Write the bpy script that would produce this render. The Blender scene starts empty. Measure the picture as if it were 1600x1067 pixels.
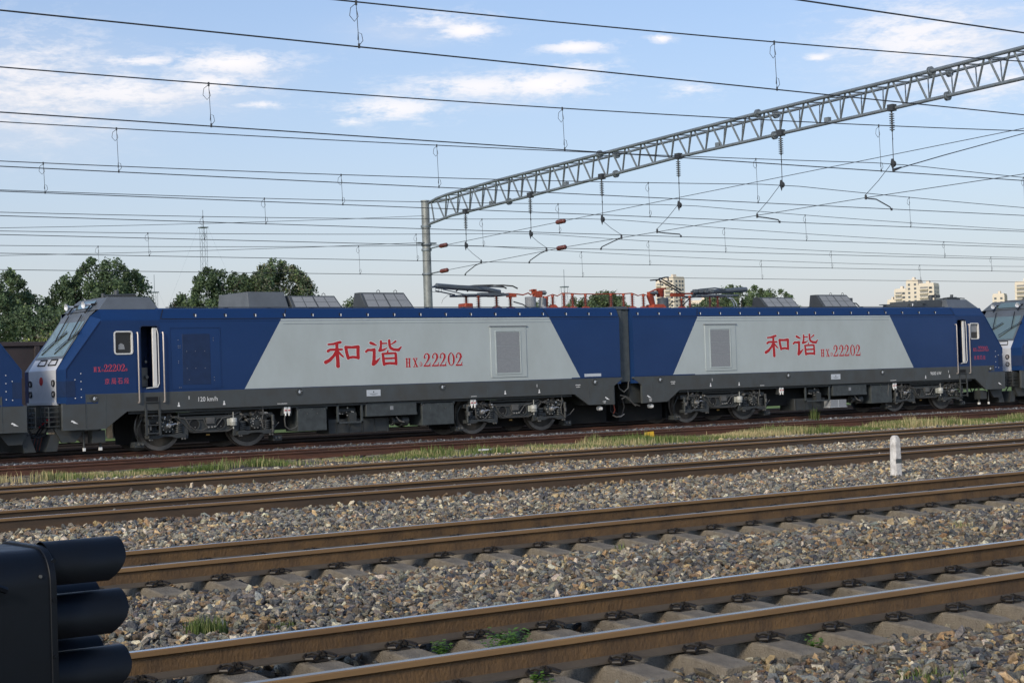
import bpy, bmesh, math, random
import numpy as np
from mathutils import Vector, Matrix, noise as mnoise
random.seed(7); rng = np.random.default_rng(7)
S = bpy.context.scene
COL = S.collection
R = math.radians
PI = math.pi

# ------------------------------------------------------------------ camera
camd = bpy.data.cameras.new("camera"); cam = bpy.data.objects.new("camera", camd); COL.objects.link(cam)
rv = Vector((0.8072183, -0.5893518, -0.0326053)); uv = Vector((0.0124255, -0.0382604, 0.9991905)); fv = Vector((0.5901223, 0.8069700, 0.0235615))
cam.matrix_world = Matrix(((rv.x, uv.x, -fv.x, 0), (rv.y, uv.y, -fv.y, 0), (rv.z, uv.z, -fv.z, 1.5), (0, 0, 0, 1)))
camd.sensor_width = 36; camd.lens = 2707.78 / 1600 * 36; camd.clip_start = 0.1; camd.clip_end = 6000
S.camera = cam

# ------------------------------------------------------------------ sky, sun, exposure
SUN_DIR = Vector((-0.86, -0.46, math.tan(R(27)))).normalized()
W = bpy.data.worlds.new("World"); S.world = W; W.use_nodes = True
nt = W.node_tree; nt.nodes.clear()
class NG:
    def __init__(s, nt): s.nt = nt
    def n(s, t, **kw):
        x = s.nt.nodes.new(t)
        for k, v in kw.items(): setattr(x, k, v)
        return x
    def l(s, a, b): s.nt.links.new(a, b)
    def math(s, op, a, b=None, c=None, clamp=False):
        x = s.n('ShaderNodeMath', operation=op); x.use_clamp = clamp
        for i, v in enumerate((a, b, c)):
            if v is None: continue
            if isinstance(v, (int, float)): x.inputs[i].default_value = v
            else: s.l(v, x.inputs[i])
        return x.outputs[0]
    def mix(s, f, a, b, bt='MIX'):
        x = s.n('ShaderNodeMix', data_type='RGBA', blend_type=bt)
        for i, v in ((0, f), (6, a), (7, b)):
            if isinstance(v, (int, float)): x.inputs[i].default_value = v
            elif isinstance(v, tuple): x.inputs[i].default_value = (*v, 1)
            else: s.l(v, x.inputs[i])
        return x.outputs[2]
g = NG(nt)
sky = g.n('ShaderNodeTexSky', sky_type='NISHITA'); sky.sun_disc = False
sky.sun_elevation = R(27); sky.sun_rotation = math.atan2(SUN_DIR.x, SUN_DIR.y)
sky.altitude = 50; sky.air_density = 1.0; sky.dust_density = 1.6; sky.ozone_density = 1.6
tc = g.n('ShaderNodeTexCoord'); sep = g.n('ShaderNodeSeparateXYZ'); g.l(tc.outputs['Generated'], sep.inputs[0])
az = g.math('MULTIPLY', g.math('ARCTAN2', sep.outputs[0], sep.outputs[1]), 57.2958)
el = g.math('MULTIPLY', g.math('ARCSINE', sep.outputs[2]), 57.2958)
cmb = g.n('ShaderNodeCombineXYZ'); g.l(g.math('MULTIPLY', az, 0.75), cmb.inputs[0]); g.l(g.math('MULTIPLY', el, 2.3), cmb.inputs[1])
nz = g.n('ShaderNodeTexNoise'); nz.inputs['Scale'].default_value = 1.15; nz.inputs['Detail'].default_value = 9; nz.inputs['Roughness'].default_value = 0.62
nz.inputs['Distortion'].default_value = 0.35
g.l(cmb.outputs[0], nz.inputs['Vector'])
nzf = g.n('ShaderNodeTexNoise'); nzf.inputs['Scale'].default_value = 5.0; nzf.inputs['Detail'].default_value = 6; nzf.inputs['Roughness'].default_value = 0.6
g.l(cmb.outputs[0], nzf.inputs['Vector'])
# thin streaks of cirrus and small puffs: az, el, half width, half height, strength
CL = [(23.6, 9.75, 2.6, 0.55, 0.70), (27.2, 10.65, 1.9, 0.36, 0.95), (26.6, 10.0, 1.8, 0.35, .8), (24.4, 10.7, 1.2, 0.18, .8), (28.2, 9.3, 0.9, 0.12, 0.7), (21.0, 10.1, 2.6, 1.5, 0.50), (35.0, 11.55, 0.9, 0.28, 1.05),
      (38.6, 10.9, 1.1, 0.2, 1.0), (41.4, 11.05, 0.42, 0.16, 1.0), (32.6, 9.1, 1.7, 0.42, 0.85), (35.4, 9.75, 2.6, 0.38, 0.8), (37.6, 9.75, 1.8, 0.42, 1.0),
      (38.6, 10.25, 1.3, 0.22, .6), (49.6, 10.6, 2.3, 1.0, 0.70), (52.2, 9.1, 2.8, 0.8, 0.5), (42.4, 9.35, 0.8, 0.25, 0.62), (46.5, 10.15, 0.45, 0.12, .85), (31.1, 8.75, .5, .18, .7),
      (34.2, 11.9, 1.6, 0.3, .6), (14, 11, 5, 2, .6), (60, 12, 6, 2.2, .6), (-20, 18, 18, 4, .5), (75, 22, 16, 5, .5), (30, 30, 20, 6, .45), (120, 15, 25, 4, .5), (200, 20, 40, 6, .5), (-100, 16, 30, 4, .5)]
acc = None
for (a, e, w, h, s_) in CL:
    da = g.math('DIVIDE', g.math('SUBTRACT', az, a), w); de = g.math('DIVIDE', g.math('SUBTRACT', el, e), h)
    d2 = g.math('ADD', g.math('MULTIPLY', da, da), g.math('MULTIPLY', de, de))
    m = g.math('MULTIPLY', g.math('POWER', 2.718, g.math('MULTIPLY', d2, -0.9)), s_)
    acc = m if acc is None else g.math('MAXIMUM', acc, m)
nn = g.math('ADD', g.math('MULTIPLY', nz.outputs[0], 0.72), g.math('MULTIPLY', nzf.outputs[0], 0.28))
cl = g.math('MULTIPLY', g.math('SUBTRACT', g.math('ADD', acc, g.math('MULTIPLY', nn, 3.6)), 1.88), 1.5, clamp=True)
cl = g.math('MULTIPLY', cl, g.math('POWER', acc, 0.7), clamp=True)
soft = None
for (a, e, w, h, s_) in ((20.8, 9.5, 3.2, 1.5, .80), (24.6, 9.6, 2.8, .6, .65), (27.3, 10.3, 1.6, .5, .45), (50.6, 10.3, 3.2, 1.4, .68), (52.5, 8.9, 2.6, .5, .4), (35.8, 9.6, 2.6, .5, .35), (33, 11.6, 2, .5, .3), (-30, 14, 20, 5, .4), (100, 16, 20, 5, .4), (190, 18, 40, 6, .4)):
    da = g.math('DIVIDE', g.math('SUBTRACT', az, a), w); de = g.math('DIVIDE', g.math('SUBTRACT', el, e), h)
    m = g.math('MULTIPLY', g.math('POWER', 2.718, g.math('MULTIPLY', g.math('ADD', g.math('MULTIPLY', da, da), g.math('MULTIPLY', de, de)), -1.0)), s_)
    soft = m if soft is None else g.math('MAXIMUM', soft, m)
soft = g.math('MULTIPLY', soft, g.math('MULTIPLY', g.math('SUBTRACT', nn, 0.12), 2.0, clamp=True), clamp=True)
veil = g.math('MULTIPLY', g.math('POWER', 2.718, g.math('MULTIPLY', el, -0.105)), 0.90, clamp=True)   # pale haze low in the sky all round
skyt = g.mix(1.0, sky.outputs[0], (0.81, 0.95, 1.13), 'MULTIPLY')
base = g.mix(veil, skyt, (4.66, 4.47, 4.62))
base = g.mix(soft, base, (5.9, 5.8, 6.0))
col = g.mix(g.math('MULTIPLY', cl, 0.95, clamp=True), base, (7.1, 6.85, 6.9))
bg = g.n('ShaderNodeBackground'); bg.inputs[1].default_value = 0.105
wo = g.n('ShaderNodeOutputWorld'); g.l(col, bg.inputs[0]); g.l(bg.outputs[0], wo.inputs[0])
sd = bpy.data.lights.new("sun", 'SUN'); sun = bpy.data.objects.new("sun", sd); COL.objects.link(sun)
sd.energy = 1.75; sd.angle = R(12); sd.color = (1.0, 0.86, 0.68)
sun.rotation_euler = (-SUN_DIR).to_track_quat('-Z', 'Y').to_euler()
S.view_settings.view_transform = 'Standard'; S.view_settings.look = 'None'; S.view_settings.gamma = 1; S.view_settings.use_curve_mapping = False
S.view_settings.exposure = 0.5

# ------------------------------------------------------------------ materials
def mat(name, col, rough=0.6, metal=0.0, var=0.0, vscale=4.0, bump=0.0, bscale=40.0, col2=None, coat=0.0, coords='Object', stretch=None, spec=None):
    m = bpy.data.materials.new(name); m.use_nodes = True; t = m.node_tree; b = t.nodes['Principled BSDF']; q = NG(t)
    b.inputs['Base Color'].default_value = (*col, 1); b.inputs['Roughness'].default_value = rough; b.inputs['Metallic'].default_value = metal
    if coat: b.inputs['Coat Weight'].default_value = coat; b.inputs['Coat Roughness'].default_value = 0.12
    if spec is not None: b.inputs['Specular IOR Level'].default_value = spec
    vec = None
    if var or bump or col2:
        c = q.n('ShaderNodeTexCoord'); vec = c.outputs[coords]
        if stretch:
            mp = q.n('ShaderNodeMapping'); mp.inputs['Scale'].default_value = stretch; q.l(vec, mp.inputs[0]); vec = mp.outputs[0]
    if var or col2:
        nz = q.n('ShaderNodeTexNoise'); nz.inputs['Scale'].default_value = vscale; nz.inputs['Detail'].default_value = 6; nz.inputs['Roughness'].default_value = 0.65
        q.l(vec, nz.inputs['Vector'])
        rp = q.n('ShaderNodeMapRange'); rp.inputs[1].default_value = 0.35; rp.inputs[2].default_value = 0.65; q.l(nz.outputs[0], rp.inputs[0])
        c2 = col2 if col2 else tuple(max(0, x * (1 - var)) for x in col)
        c1 = col if col2 else tuple(x * (1 + var) for x in col)
        q.l(q.mix(rp.outputs[0], c1, c2), b.inputs['Base Color'])
        rr = q.math('ADD', q.math('MULTIPLY', rp.outputs[0], 0.12), rough - 0.06, clamp=True); q.l(rr, b.inputs['Roughness'])
    if bump:
        n2 = q.n('ShaderNodeTexNoise'); n2.inputs['Scale'].default_value = bscale; n2.inputs['Detail'].default_value = 5; q.l(vec, n2.inputs['Vector'])
        bp = q.n('ShaderNodeBump'); bp.inputs['Strength'].default_value = min(1, bump); bp.inputs['Distance'].default_value = 0.02; q.l(n2.outputs[0], bp.inputs['Height']); q.l(bp.outputs[0], b.inputs['Normal'])
    return m
M = {}
M['blue'] = mat('blue_paint', (0.0105, 0.040, 0.135), 0.36, vscale=0.8, col2=(0.0095, 0.036, 0.120), spec=0.35, bump=.05, bscale=1.6, stretch=(.6, .6, 1))
M['blue_dark'] = mat('dark_blue_mesh', (0.010, 0.028, 0.085), 0.55, var=0.1)
M['white'] = mat('pale_grey_paint', (0.485, 0.545, 0.545), 0.42, col2=(0.435, 0.485, 0.475), vscale=1.0, bump=.05, bscale=1.6, stretch=(.8, .8, .5))
M['whitemesh'] = mat('grille_grey', (0.27, 0.285, 0.30), 0.6, var=0.08, vscale=30)
M['sill'] = mat('charcoal_paint', (0.072, 0.083, 0.088), 0.48, col2=(0.066, 0.068, 0.064), vscale=2.0)
M['frame'] = mat('bogie_black', (0.038, 0.045, 0.048), 0.5, col2=(0.048, 0.050, 0.048), vscale=6)
M['box'] = mat('equipment_box_grey', (0.066, 0.078, 0.080), 0.5, col2=(0.042, 0.048, 0.050), vscale=5)
M['dark'] = mat('deep_black', (0.008, 0.009, 0.010), 0.8)
M['roofgrey'] = mat('roof_grey', (0.115, 0.130, 0.145), 0.45, var=0.1, vscale=2)
M['roofdark'] = mat('roof_dark_grey', (0.07, 0.08, 0.088), 0.5, var=0.1, vscale=2)
M['orange'] = mat('orange_red_paint', (0.44, 0.075, 0.028), 0.55, col2=(0.22, 0.045, 0.024), vscale=9)
M['insul'] = mat('brown_red_insulator', (0.22, 0.045, 0.030), 0.3, var=0.15)
M['insgrey'] = mat('grey_insulator', (0.10, 0.12, 0.14), 0.35, var=0.1)
M['silver'] = mat('silver_paint', (0.66, 0.68, 0.71), 0.40, metal=0.15, var=0.05, vscale=2)
M['reservoir'] = mat('dull_reservoir_paint', (0.40, 0.41, 0.38), 0.4, var=0.1)
M['steel'] = mat('bright_steel', (0.62, 0.60, 0.56), 0.3, metal=0.8)
M['hand'] = mat('handrail_steel', (0.62, 0.55, 0.50), 0.35, metal=0.5)
M['frame_white'] = mat('window_frame_white', (0.72, 0.72, 0.70), 0.4)
M['pipe'] = mat('grey_pipe', (0.13, 0.13, 0.125), 0.45, metal=0.3, var=0.2)
M['wheel'] = mat('wheel_steel', (0.10, 0.095, 0.088), 0.45, metal=0.4, var=0.2, vscale=5)
M['tyre'] = mat('wheel_rim_steel', (0.19, 0.18, 0.17), 0.4, metal=0.55, var=0.12, vscale=8)
M['rubber'] = mat('black_rubber', (0.015, 0.015, 0.016), 0.6)
M['gang'] = mat('gangway_grey', (0.075, 0.088, 0.092), 0.6, var=0.15)
M['glass'] = mat('windscreen_glass', (0.30, 0.40, 0.38), 0.06, metal=0.55)  # pale green base, sky reflection partly put into the colour
M['glassdark'] = mat('cab_window_glass', (0.012, 0.016, 0.02), 0.05)
M['red'] = mat('red_lettering', (0.47, 0.018, 0.022), 0.45)
M['redsmall'] = mat('red_small_lettering', (0.58, 0.07, 0.11), 0.45)
M['halo'] = mat('pale_letter_edge', (0.72, 0.78, 0.78), 0.45)
M['ltr'] = mat('white_lettering', (0.85, 0.85, 0.83), 0.5)
M['plate'] = mat('aluminium_plate', (0.62, 0.66, 0.70), 0.35, metal=0.2)
M['lamp'] = mat('headlamp_glass', (0.75, 0.76, 0.78), 0.1, metal=0.6)
M['brass'] = mat('brass_fitting', (0.55, 0.36, 0.13), 0.35, metal=0.7)
M['railtopn'] = mat('brownish_rail_top', (0.42, 0.35, 0.28), 0.28, metal=0.85, var=0.15, vscale=3, stretch=(.3, 6, 6))
M['railtop'] = mat('polished_rail', (0.52, 0.53, 0.55), 0.22, metal=0.95, coords='Object', stretch=(0.2, 6, 6), var=0.08, vscale=3)
M['railrust'] = mat('rusty_rail', (0.150, 0.086, 0.034), 0.62, col2=(0.082, 0.049, 0.024), vscale=2.4, bump=0.45, bscale=30, stretch=(1.7, 3, .9))
M['raildark'] = mat('dark_rail', (0.042, 0.034, 0.030), 0.7, col2=(0.028, 0.023, 0.021), vscale=2)  # darker rail colour, used beneath and behind the locomotives
M['railhead'] = mat('rail_head_side', (0.24, 0.145, 0.062), 0.55, col2=(0.17, 0.10, 0.046), vscale=2, stretch=(.3, 3, 3))
M['railfar'] = mat('dark_brown_rail', (0.100, 0.062, 0.034), 0.62, col2=(0.058, 0.040, 0.026), vscale=2, stretch=(.5, 4, 3))
M['railfoot'] = mat('grimy_rail_foot', (0.095, 0.078, 0.058), 0.7, col2=(0.060, 0.050, 0.040), vscale=3)
M['railrust2'] = mat('red_rusty_rail', (0.125, 0.050, 0.026), 0.7, col2=(0.060, 0.028, 0.019), vscale=1.8, stretch=(0.5, 4, 3))
M['railtop2'] = mat('dull_rail_top', (0.23, 0.115, 0.055), 0.42, metal=0.35, var=0.2, vscale=3)
M['concrete'] = mat('sleeper_concrete', (0.245, 0.212, 0.160), 0.88, col2=(0.140, 0.120, 0.092), vscale=5, bump=0.8, bscale=90)
M['clip'] = mat('greasy_clip_iron', (0.028, 0.024, 0.020), 0.5, metal=0.3, var=0.2)
M['galv'] = mat('galvanised_steel', (0.24, 0.275, 0.30), 0.45, metal=0.35, col2=(0.17, 0.20, 0.22), vscale=4)
M['galvpole'] = mat('weathered_galvanised', (0.31, 0.33, 0.32), 0.5, metal=0.3, col2=(0.20, 0.215, 0.21), vscale=3.5)
M['wire'] = mat('overhead_wire_dark', (0.055, 0.060, 0.066), 0.5, metal=0.3)
M['ropeins'] = mat('dark_red_insulator', (0.13, 0.035, 0.028), 0.4)
M['wagon'] = mat('wagon_brown', (0.060, 0.046, 0.046), 0.65, col2=(0.042, 0.034, 0.035), vscale=1.5)
M['signal'] = mat('signal_black_paint', (0.0028, 0.0045, 0.008), 0.46, var=0.2, vscale=6, spec=0.32)
M['marker'] = mat('whitewashed_concrete', (0.80, 0.78, 0.74), 0.85, col2=(0.48, 0.46, 0.43), vscale=9, bump=0.8, bscale=60)
M['cream'] = mat('cream_render', (0.72, 0.64, 0.52), 0.85, var=0.06, vscale=0.1)
M['creamgrey'] = mat('grey_balcony_render', (0.25, 0.25, 0.24), 0.8)
M['winglass'] = mat('far_window_glass', (0.10, 0.12, 0.14), 0.3)
M['bark'] = mat('tree_bark', (0.075, 0.06, 0.045), 0.9, var=0.3)
M['yellow'] = mat('yellow_plastic', (0.70, 0.42, 0.03), 0.5, var=0.15, vscale=15)

def attr_mat(name, rough=0.7, trans=0.0, mul=1.0):
    m = bpy.data.materials.new(name); m.use_nodes = True; t = m.node_tree; b = t.nodes['Principled BSDF']; q = NG(t)
    a = q.n('ShaderNodeAttribute'); a.attribute_name = 'tint'
    q.l(a.outputs['Color'], b.inputs['Base Color']); b.inputs['Roughness'].default_value = rough; b.inputs['Specular IOR Level'].default_value = 0.25
    if trans:
        tr = q.n('ShaderNodeBsdfTranslucent'); q.l(a.outputs['Color'], tr.inputs[0]); mx = q.n('ShaderNodeMixShader'); mx.inputs[0].default_value = trans
        q.l(b.outputs[0], mx.inputs[1]); q.l(tr.outputs[0], mx.inputs[2]); q.l(mx.outputs[0], t.nodes['Material Output'].inputs[0])
    return m
M['leaf'] = attr_mat('leaf_green', 0.6, 0.25)
M['grass'] = attr_mat('grass_blade', 0.7, 0.3)

def stone_mat():
    m = bpy.data.materials.new('ballast_stone'); m.use_nodes = True; t = m.node_tree; b = t.nodes['Principled BSDF']; q = NG(t)
    a = q.n('ShaderNodeAttribute'); a.attribute_type = 'INSTANCER'; a.attribute_name = 'tint'
    c = q.n('ShaderNodeTexCoord'); nz = q.n('ShaderNodeTexNoise'); nz.inputs['Scale'].default_value = 2.2; nz.inputs['Detail'].default_value = 6; q.l(c.outputs['Object'], nz.inputs['Vector'])
    rp = q.n('ShaderNodeMapRange'); rp.inputs[1].default_value = 0.3; rp.inputs[2].default_value = 0.7; rp.inputs[3].default_value = 0.62; rp.inputs[4].default_value = 1.25; q.l(nz.outputs[0], rp.inputs[0])
    cc = q.n('ShaderNodeCombineXYZ')
    for i in range(3): q.l(rp.outputs[0], cc.inputs[i])
    q.l(q.mix(1.0, a.outputs['Color'], cc.outputs[0], 'MULTIPLY'), b.inputs['Base Color']); b.inputs['Roughness'].default_value = 0.75; b.inputs['Specular IOR Level'].default_value = 0.35
    bp = q.n('ShaderNodeBump'); bp.inputs['Strength'].default_value = 0.5; bp.inputs['Distance'].default_value = 0.1; q.l(nz.outputs[0], bp.inputs['Height']); q.l(bp.outputs[0], b.inputs['Normal'])
    return m
M['stone'] = stone_mat()

def bed_mat():
    m = bpy.data.materials.new('ballast_bed'); m.use_nodes = True; t = m.node_tree; b = t.nodes['Principled BSDF']; q = NG(t)
    c = q.n('ShaderNodeTexCoord'); v = q.n('ShaderNodeTexVoronoi'); v.inputs['Scale'].default_value = 17; q.l(c.outputs['Object'], v.inputs['Vector'])
    r = q.n('ShaderNodeValToRGB'); e = r.color_ramp.elements
    e[0].color = (0.055, 0.050, 0.046, 1); e[1].color = (0.24, 0.21, 0.175, 1); x = e.new(0.45); x.color = (0.11, 0.10, 0.093, 1); x = e.new(0.75); x.color = (0.15, 0.115, 0.08, 1)
    sc = q.n('ShaderNodeSeparateColor'); q.l(v.outputs['Color'], sc.inputs[0]); q.l(sc.outputs[0], r.inputs[0]); q.l(r.outputs[0], b.inputs['Base Color'])
    bp = q.n('ShaderNodeBump'); bp.inputs['Strength'].default_value = 1; bp.inputs['Distance'].default_value = 0.05; bp.invert = True; q.l(v.outputs['Distance'], bp.inputs['Height']); q.l(bp.outputs[0], b.inputs['Normal'])
    b.inputs['Roughness'].default_value = 0.85
    return m
M['bed'] = bed_mat()
M['field'] = mat('rough_green_field', (0.14, 0.22, 0.035), 0.95, col2=(0.09, 0.14, 0.03), vscale=0.4, bump=0.6, bscale=3)

# ------------------------------------------------------------------ mesh builder
ORG = {}
class MB:
    def __init__(s): s.v = []; s.f = []; s.m = []; s.cm = 0
    def add(s, vs, fs):
        o = len(s.v); s.v += [tuple(p) for p in vs]; s.f += [tuple(i + o for i in f) for f in fs]; s.m += [s.cm] * len(fs); return s
    def mi(s, i): s.cm = i; return s
    def box(s, a, b):
        x0, x1 = sorted((a[0], b[0])); y0, y1 = sorted((a[1], b[1])); z0, z1 = sorted((a[2], b[2]))
        return s.add([(x0, y0, z0), (x1, y0, z0), (x1, y1, z0), (x0, y1, z0), (x0, y0, z1), (x1, y0, z1), (x1, y1, z1), (x0, y1, z1)],
                     [(3, 2, 1, 0), (4, 5, 6, 7), (0, 1, 5, 4), (1, 2, 6, 5), (2, 3, 7, 6), (3, 0, 4, 7)])
    def prism(s, poly, axis, a, b):
        """poly: 2-D points in the plane normal to axis; extruded from a to b"""
        n = len(poly)
        def P(p, t):
            return {'x': (t, p[0], p[1]), 'y': (p[0], t, p[1]), 'z': (p[0], p[1], t)}[axis]
        vs = [P(p, a) for p in poly] + [P(p, b) for p in poly]
        return s.add(vs, [tuple(range(n))[::-1], tuple(range(n, 2 * n))] + [(i, (i + 1) % n, n + (i + 1) % n, n + i) for i in range(n)])
    def loft(s, rings, caps=True, closed=True):
        n = len(rings[0]); vs = [p for r in rings for p in r]; fs = []
        for k in range(len(rings) - 1):
            for i in range(n if closed else n - 1):
                j = (i + 1) % n; fs.append((k * n + i, k * n + j, (k + 1) * n + j, (k + 1) * n + i))
        if caps: fs += [tuple(range(n))[::-1], tuple(range((len(rings) - 1) * n, len(rings) * n))]
        return s.add(vs, fs)
    def cyl(s, a, b, r, r2=None, seg=12, caps=True):
        a = Vector(a); b = Vector(b); d = (b - a).normalized(); u = d.orthogonal().normalized(); w = d.cross(u); r2 = r if r2 is None else r2
        ring = lambda c, rr: [c + (u * math.cos(t) + w * math.sin(t)) * rr for t in [2 * PI * i / seg for i in range(seg)]]
        return s.loft([ring(a, r), ring(b, r2)], caps)
    def lathe(s, a, d, prof, seg=16, caps=True):
        a = Vector(a); d = Vector(d).normalized(); u = d.orthogonal().normalized(); w = d.cross(u)
        return s.loft([[a + d * h + (u * math.cos(t) + w * math.sin(t)) * max(r, 1e-4) for t in [2 * PI * i / seg for i in range(seg)]] for h, r in prof], caps)
    def tube(s, pts, r, seg=6, caps=True):
        pts = [Vector(p) for p in pts]; rings = []; u = None
        for i, p in enumerate(pts):
            d = ((pts[i + 1] - p) if i == 0 else (p - pts[i - 1]) if i == len(pts) - 1 else (pts[i + 1] - pts[i - 1])).normalized()
            u = d.orthogonal().normalized() if u is None else (u - d * u.dot(d)).normalized()
            w = d.cross(u); rings.append([p + (u * math.cos(t) + w * math.sin(t)) * r for t in [2 * PI * k / seg for k in range(seg)]])
        return s.loft(rings, caps)
    def quad(s, *p): return s.add(p, [tuple(range(len(p)))])
    def build(s, name, mats, parent=None, smooth=40, bevel=0, org=None, kind=None, recalc=True):
        me = bpy.data.meshes.new(name)
        o0 = Vector(org) if org is not None else (ORG.get(parent.name, Vector()) if parent else Vector())
        me.from_pydata([(p[0] - o0.x, p[1] - o0.y, p[2] - o0.z) for p in s.v], [], s.f)
        for m in (mats if isinstance(mats, (list, tuple)) else [mats]): me.materials.append(M[m] if isinstance(m, str) else m)
        me.polygons.foreach_set('material_index', s.m)
        if recalc:
            bm = bmesh.new(); bm.from_mesh(me); bmesh.ops.recalc_face_normals(bm, faces=bm.faces); bm.to_mesh(me); bm.free()
        if smooth: me.shade_smooth(); me.set_sharp_from_angle(angle=R(smooth))
        o = bpy.data.objects.new(name, me); COL.objects.link(o)
        if parent is not None:
            o.parent = parent; ORG[o.name] = o0.copy()
            po = ORG.get(parent.name, Vector()); o.location = o0 - po
        else: o.location = o0; ORG[o.name] = o0.copy()
        if bevel:
            b = o.modifiers.new('edge', 'BEVEL'); b.width = bevel; b.segments = 2; b.limit_method = 'ANGLE'; b.angle_limit = R(40)
        if kind: o['kind'] = kind
        return o
def tag(o, label=None, cat=None, group=None, kind=None):
    if label: o['label'] = label
    if cat: o['category'] = cat
    if group: o['group'] = group
    if kind: o['kind'] = kind
    return o
def thing(name, loc, label, cat, group=None):
    o = bpy.data.objects.new(name, None); COL.objects.link(o); o.location = loc; o.empty_display_size = 0.3; ORG[o.name] = Vector(loc)
    return tag(o, label, cat, group)
def copy_tree(o, parent=None):
    c = o.copy(); COL.objects.link(c); c.parent = parent; ORG[c.name] = ORG.get(o.name, Vector()).copy()
    for ch in list(o.children): copy_tree(ch, c)
    return c
def share(proto, parent, loc, rot=None, name=None):
    """another object on the same mesh, placed at a world position under parent"""
    o = proto.copy(); COL.objects.link(o); o.parent = parent; o.location = Vector(loc) - ORG.get(parent.name, Vector()); ORG[o.name] = Vector(loc)
    if rot: o.rotation_euler = rot
    if name: o.name = name
    return o

# ================================================================== GROUND
TR = {1: 8.82, 2: 15.0, 3: 22.25, 4: 28.7, 5: 37.55, 6: 43.5, 7: 48.7, 8: 53.6}   # track centre lines
def bed_z(y, x=0.0):
    z = -0.235
    def hump(c, w, h): return h * math.exp(-((y - c) / w) ** 2)
    z += hump(11.9, 0.9, 0.02) + hump(18.4, 1.2, 0.03) + hump(25.5, 1.3, 0.06) + hump(22.25, 1.4, 0.075) + hump(28.7, 1.6, 0.07)
    z -= hump(14.6, 1.0, 0.075)
    z -= hump(8.6, 1.05, 0.115)
    if y < 7.0: z -= (7.0 - y) * 0.03
    if 30.3 < y < 36.2: z -= 0.03
    if y > 36.0: z = -0.215 if y < 38.9 or 41.3 < y < 50 else (-0.11 if y < 50 else -0.25)
    return z
def sheet(name, xs, ys, zf, matn, kind='structure'):
    mb = MB(); nx, ny = len(xs), len(ys)
    vs = [(x, y, zf(y, x)) for y in ys for x in xs]
    mb.add(vs, [(j * nx + i, j * nx + i + 1, (j + 1) * nx + i + 1, (j + 1) * nx + i) for j in range(ny - 1) for i in range(nx - 1)])
    return mb.build(name, matn, kind=kind, recalc=False)
ys = list(np.arange(0, 56.01, 0.2)); xs = list(np.arange(-24, 130.1, 2.0))
sheet('ballast_bed', xs, ys, lambda y, x: bed_z(y) + 0.012 * mnoise.noise(Vector((x * 0.5, y * 1.1, 0))) - (0.5 if (y < 0.01 or y > 55.99) else 0), 'bed')
mb = MB(); mb.quad((-4000, -600, -0.55), (5000, -600, -0.55), (5000, 5000, -0.55), (-4000, 5000, -0.55)); mb.build('ground', 'field', kind='structure', recalc=False)

# ---- loose ballast, one real stone per instance
def rock_mesh(i):
    bm = bmesh.new(); bmesh.ops.create_icosphere(bm, subdivisions=1, radius=1)
    r = random.Random(50 + i); sx, sy, sz = r.uniform(0.9, 1.5), r.uniform(0.6, 1.0), r.uniform(0.36, 0.68)
    planes = [(Vector((r.uniform(-1, 1), r.uniform(-1, 1), r.uniform(-1, 1))).normalized(), r.uniform(0.55, 0.82)) for _ in range(7)]
    for v in bm.verts:
        for n_, d_ in planes:
            t = v.co.dot(n_)
            if t > d_: v.co -= n_ * (t - d_)
        v.co = Vector((v.co.x * sx, v.co.y * sy, v.co.z * sz)) * (1 + r.uniform(-.07, .07))
    me = bpy.data.meshes.new('stone_shape'); bm.to_mesh(me); bm.free(); me.materials.append(M['stone']); return me
rock_col = bpy.data.collections.new('stone_kinds')
for i in range(9):
    ro = bpy.data.objects.new('stone_kind', rock_mesh(i)); rock_col.objects.link(ro)
def scatter_group(coll):
    gt = bpy.data.node_groups.new('scatter', 'GeometryNodeTree')
    gt.interface.new_socket('Geometry', in_out='INPUT', socket_type='NodeSocketGeometry'); gt.interface.new_socket('Geometry', in_out='OUTPUT', socket_type='NodeSocketGeometry')
    N = gt.nodes; L = gt.links
    gi = N.new('NodeGroupInput'); go = N.new('NodeGroupOutput'); ip = N.new('GeometryNodeInstanceOnPoints'); ci = N.new('GeometryNodeCollectionInfo')
    ci.inputs[0].default_value = coll; ci.inputs['Separate Children'].default_value = True; ci.inputs['Reset Children'].default_value = True
    def na(nm, ty):
        a = N.new('GeometryNodeInputNamedAttribute'); a.data_type = ty; a.inputs[0].default_value = nm; return a.outputs[0]
    L.new(gi.outputs[0], ip.inputs['Points']); L.new(ci.outputs[0], ip.inputs['Instance']); ip.inputs['Pick Instance'].default_value = True
    L.new(na('kindno', 'INT'), ip.inputs['Instance Index']); L.new(na('turn', 'FLOAT_VECTOR'), ip.inputs['Rotation']); L.new(na('size', 'FLOAT'), ip.inputs['Scale'])
    L.new(ip.outputs[0], go.inputs[0]); return gt
GT = scatter_group(rock_col)
def scatter(name, P, size, tint, turn, label, cat, nk=9):
    me = bpy.data.meshes.new(name); n = len(P); me.vertices.add(n); me.vertices.foreach_set('co', P.astype(np.float32).ravel())
    def at(nm, ty, key, arr):
        a = me.attributes.new(nm, ty, 'POINT'); a.data.foreach_set(key, arr)
    at('size', 'FLOAT', 'value', size.astype(np.float32)); at('turn', 'FLOAT_VECTOR', 'vector', turn.astype(np.float32).ravel())
    at('tint', 'FLOAT_COLOR', 'color', np.c_[tint, np.ones(n)].astype(np.float32).ravel()); at('kindno', 'INT', 'value', rng.integers(0, nk, n).astype(np.int32))
    o = bpy.data.objects.new(name, me); COL.objects.link(o); me.materials.append(M['stone'])
    md = o.modifiers.new('stones', 'NODES'); md.node_group = GT
    return tag(o, label, cat, kind='stuff')
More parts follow.
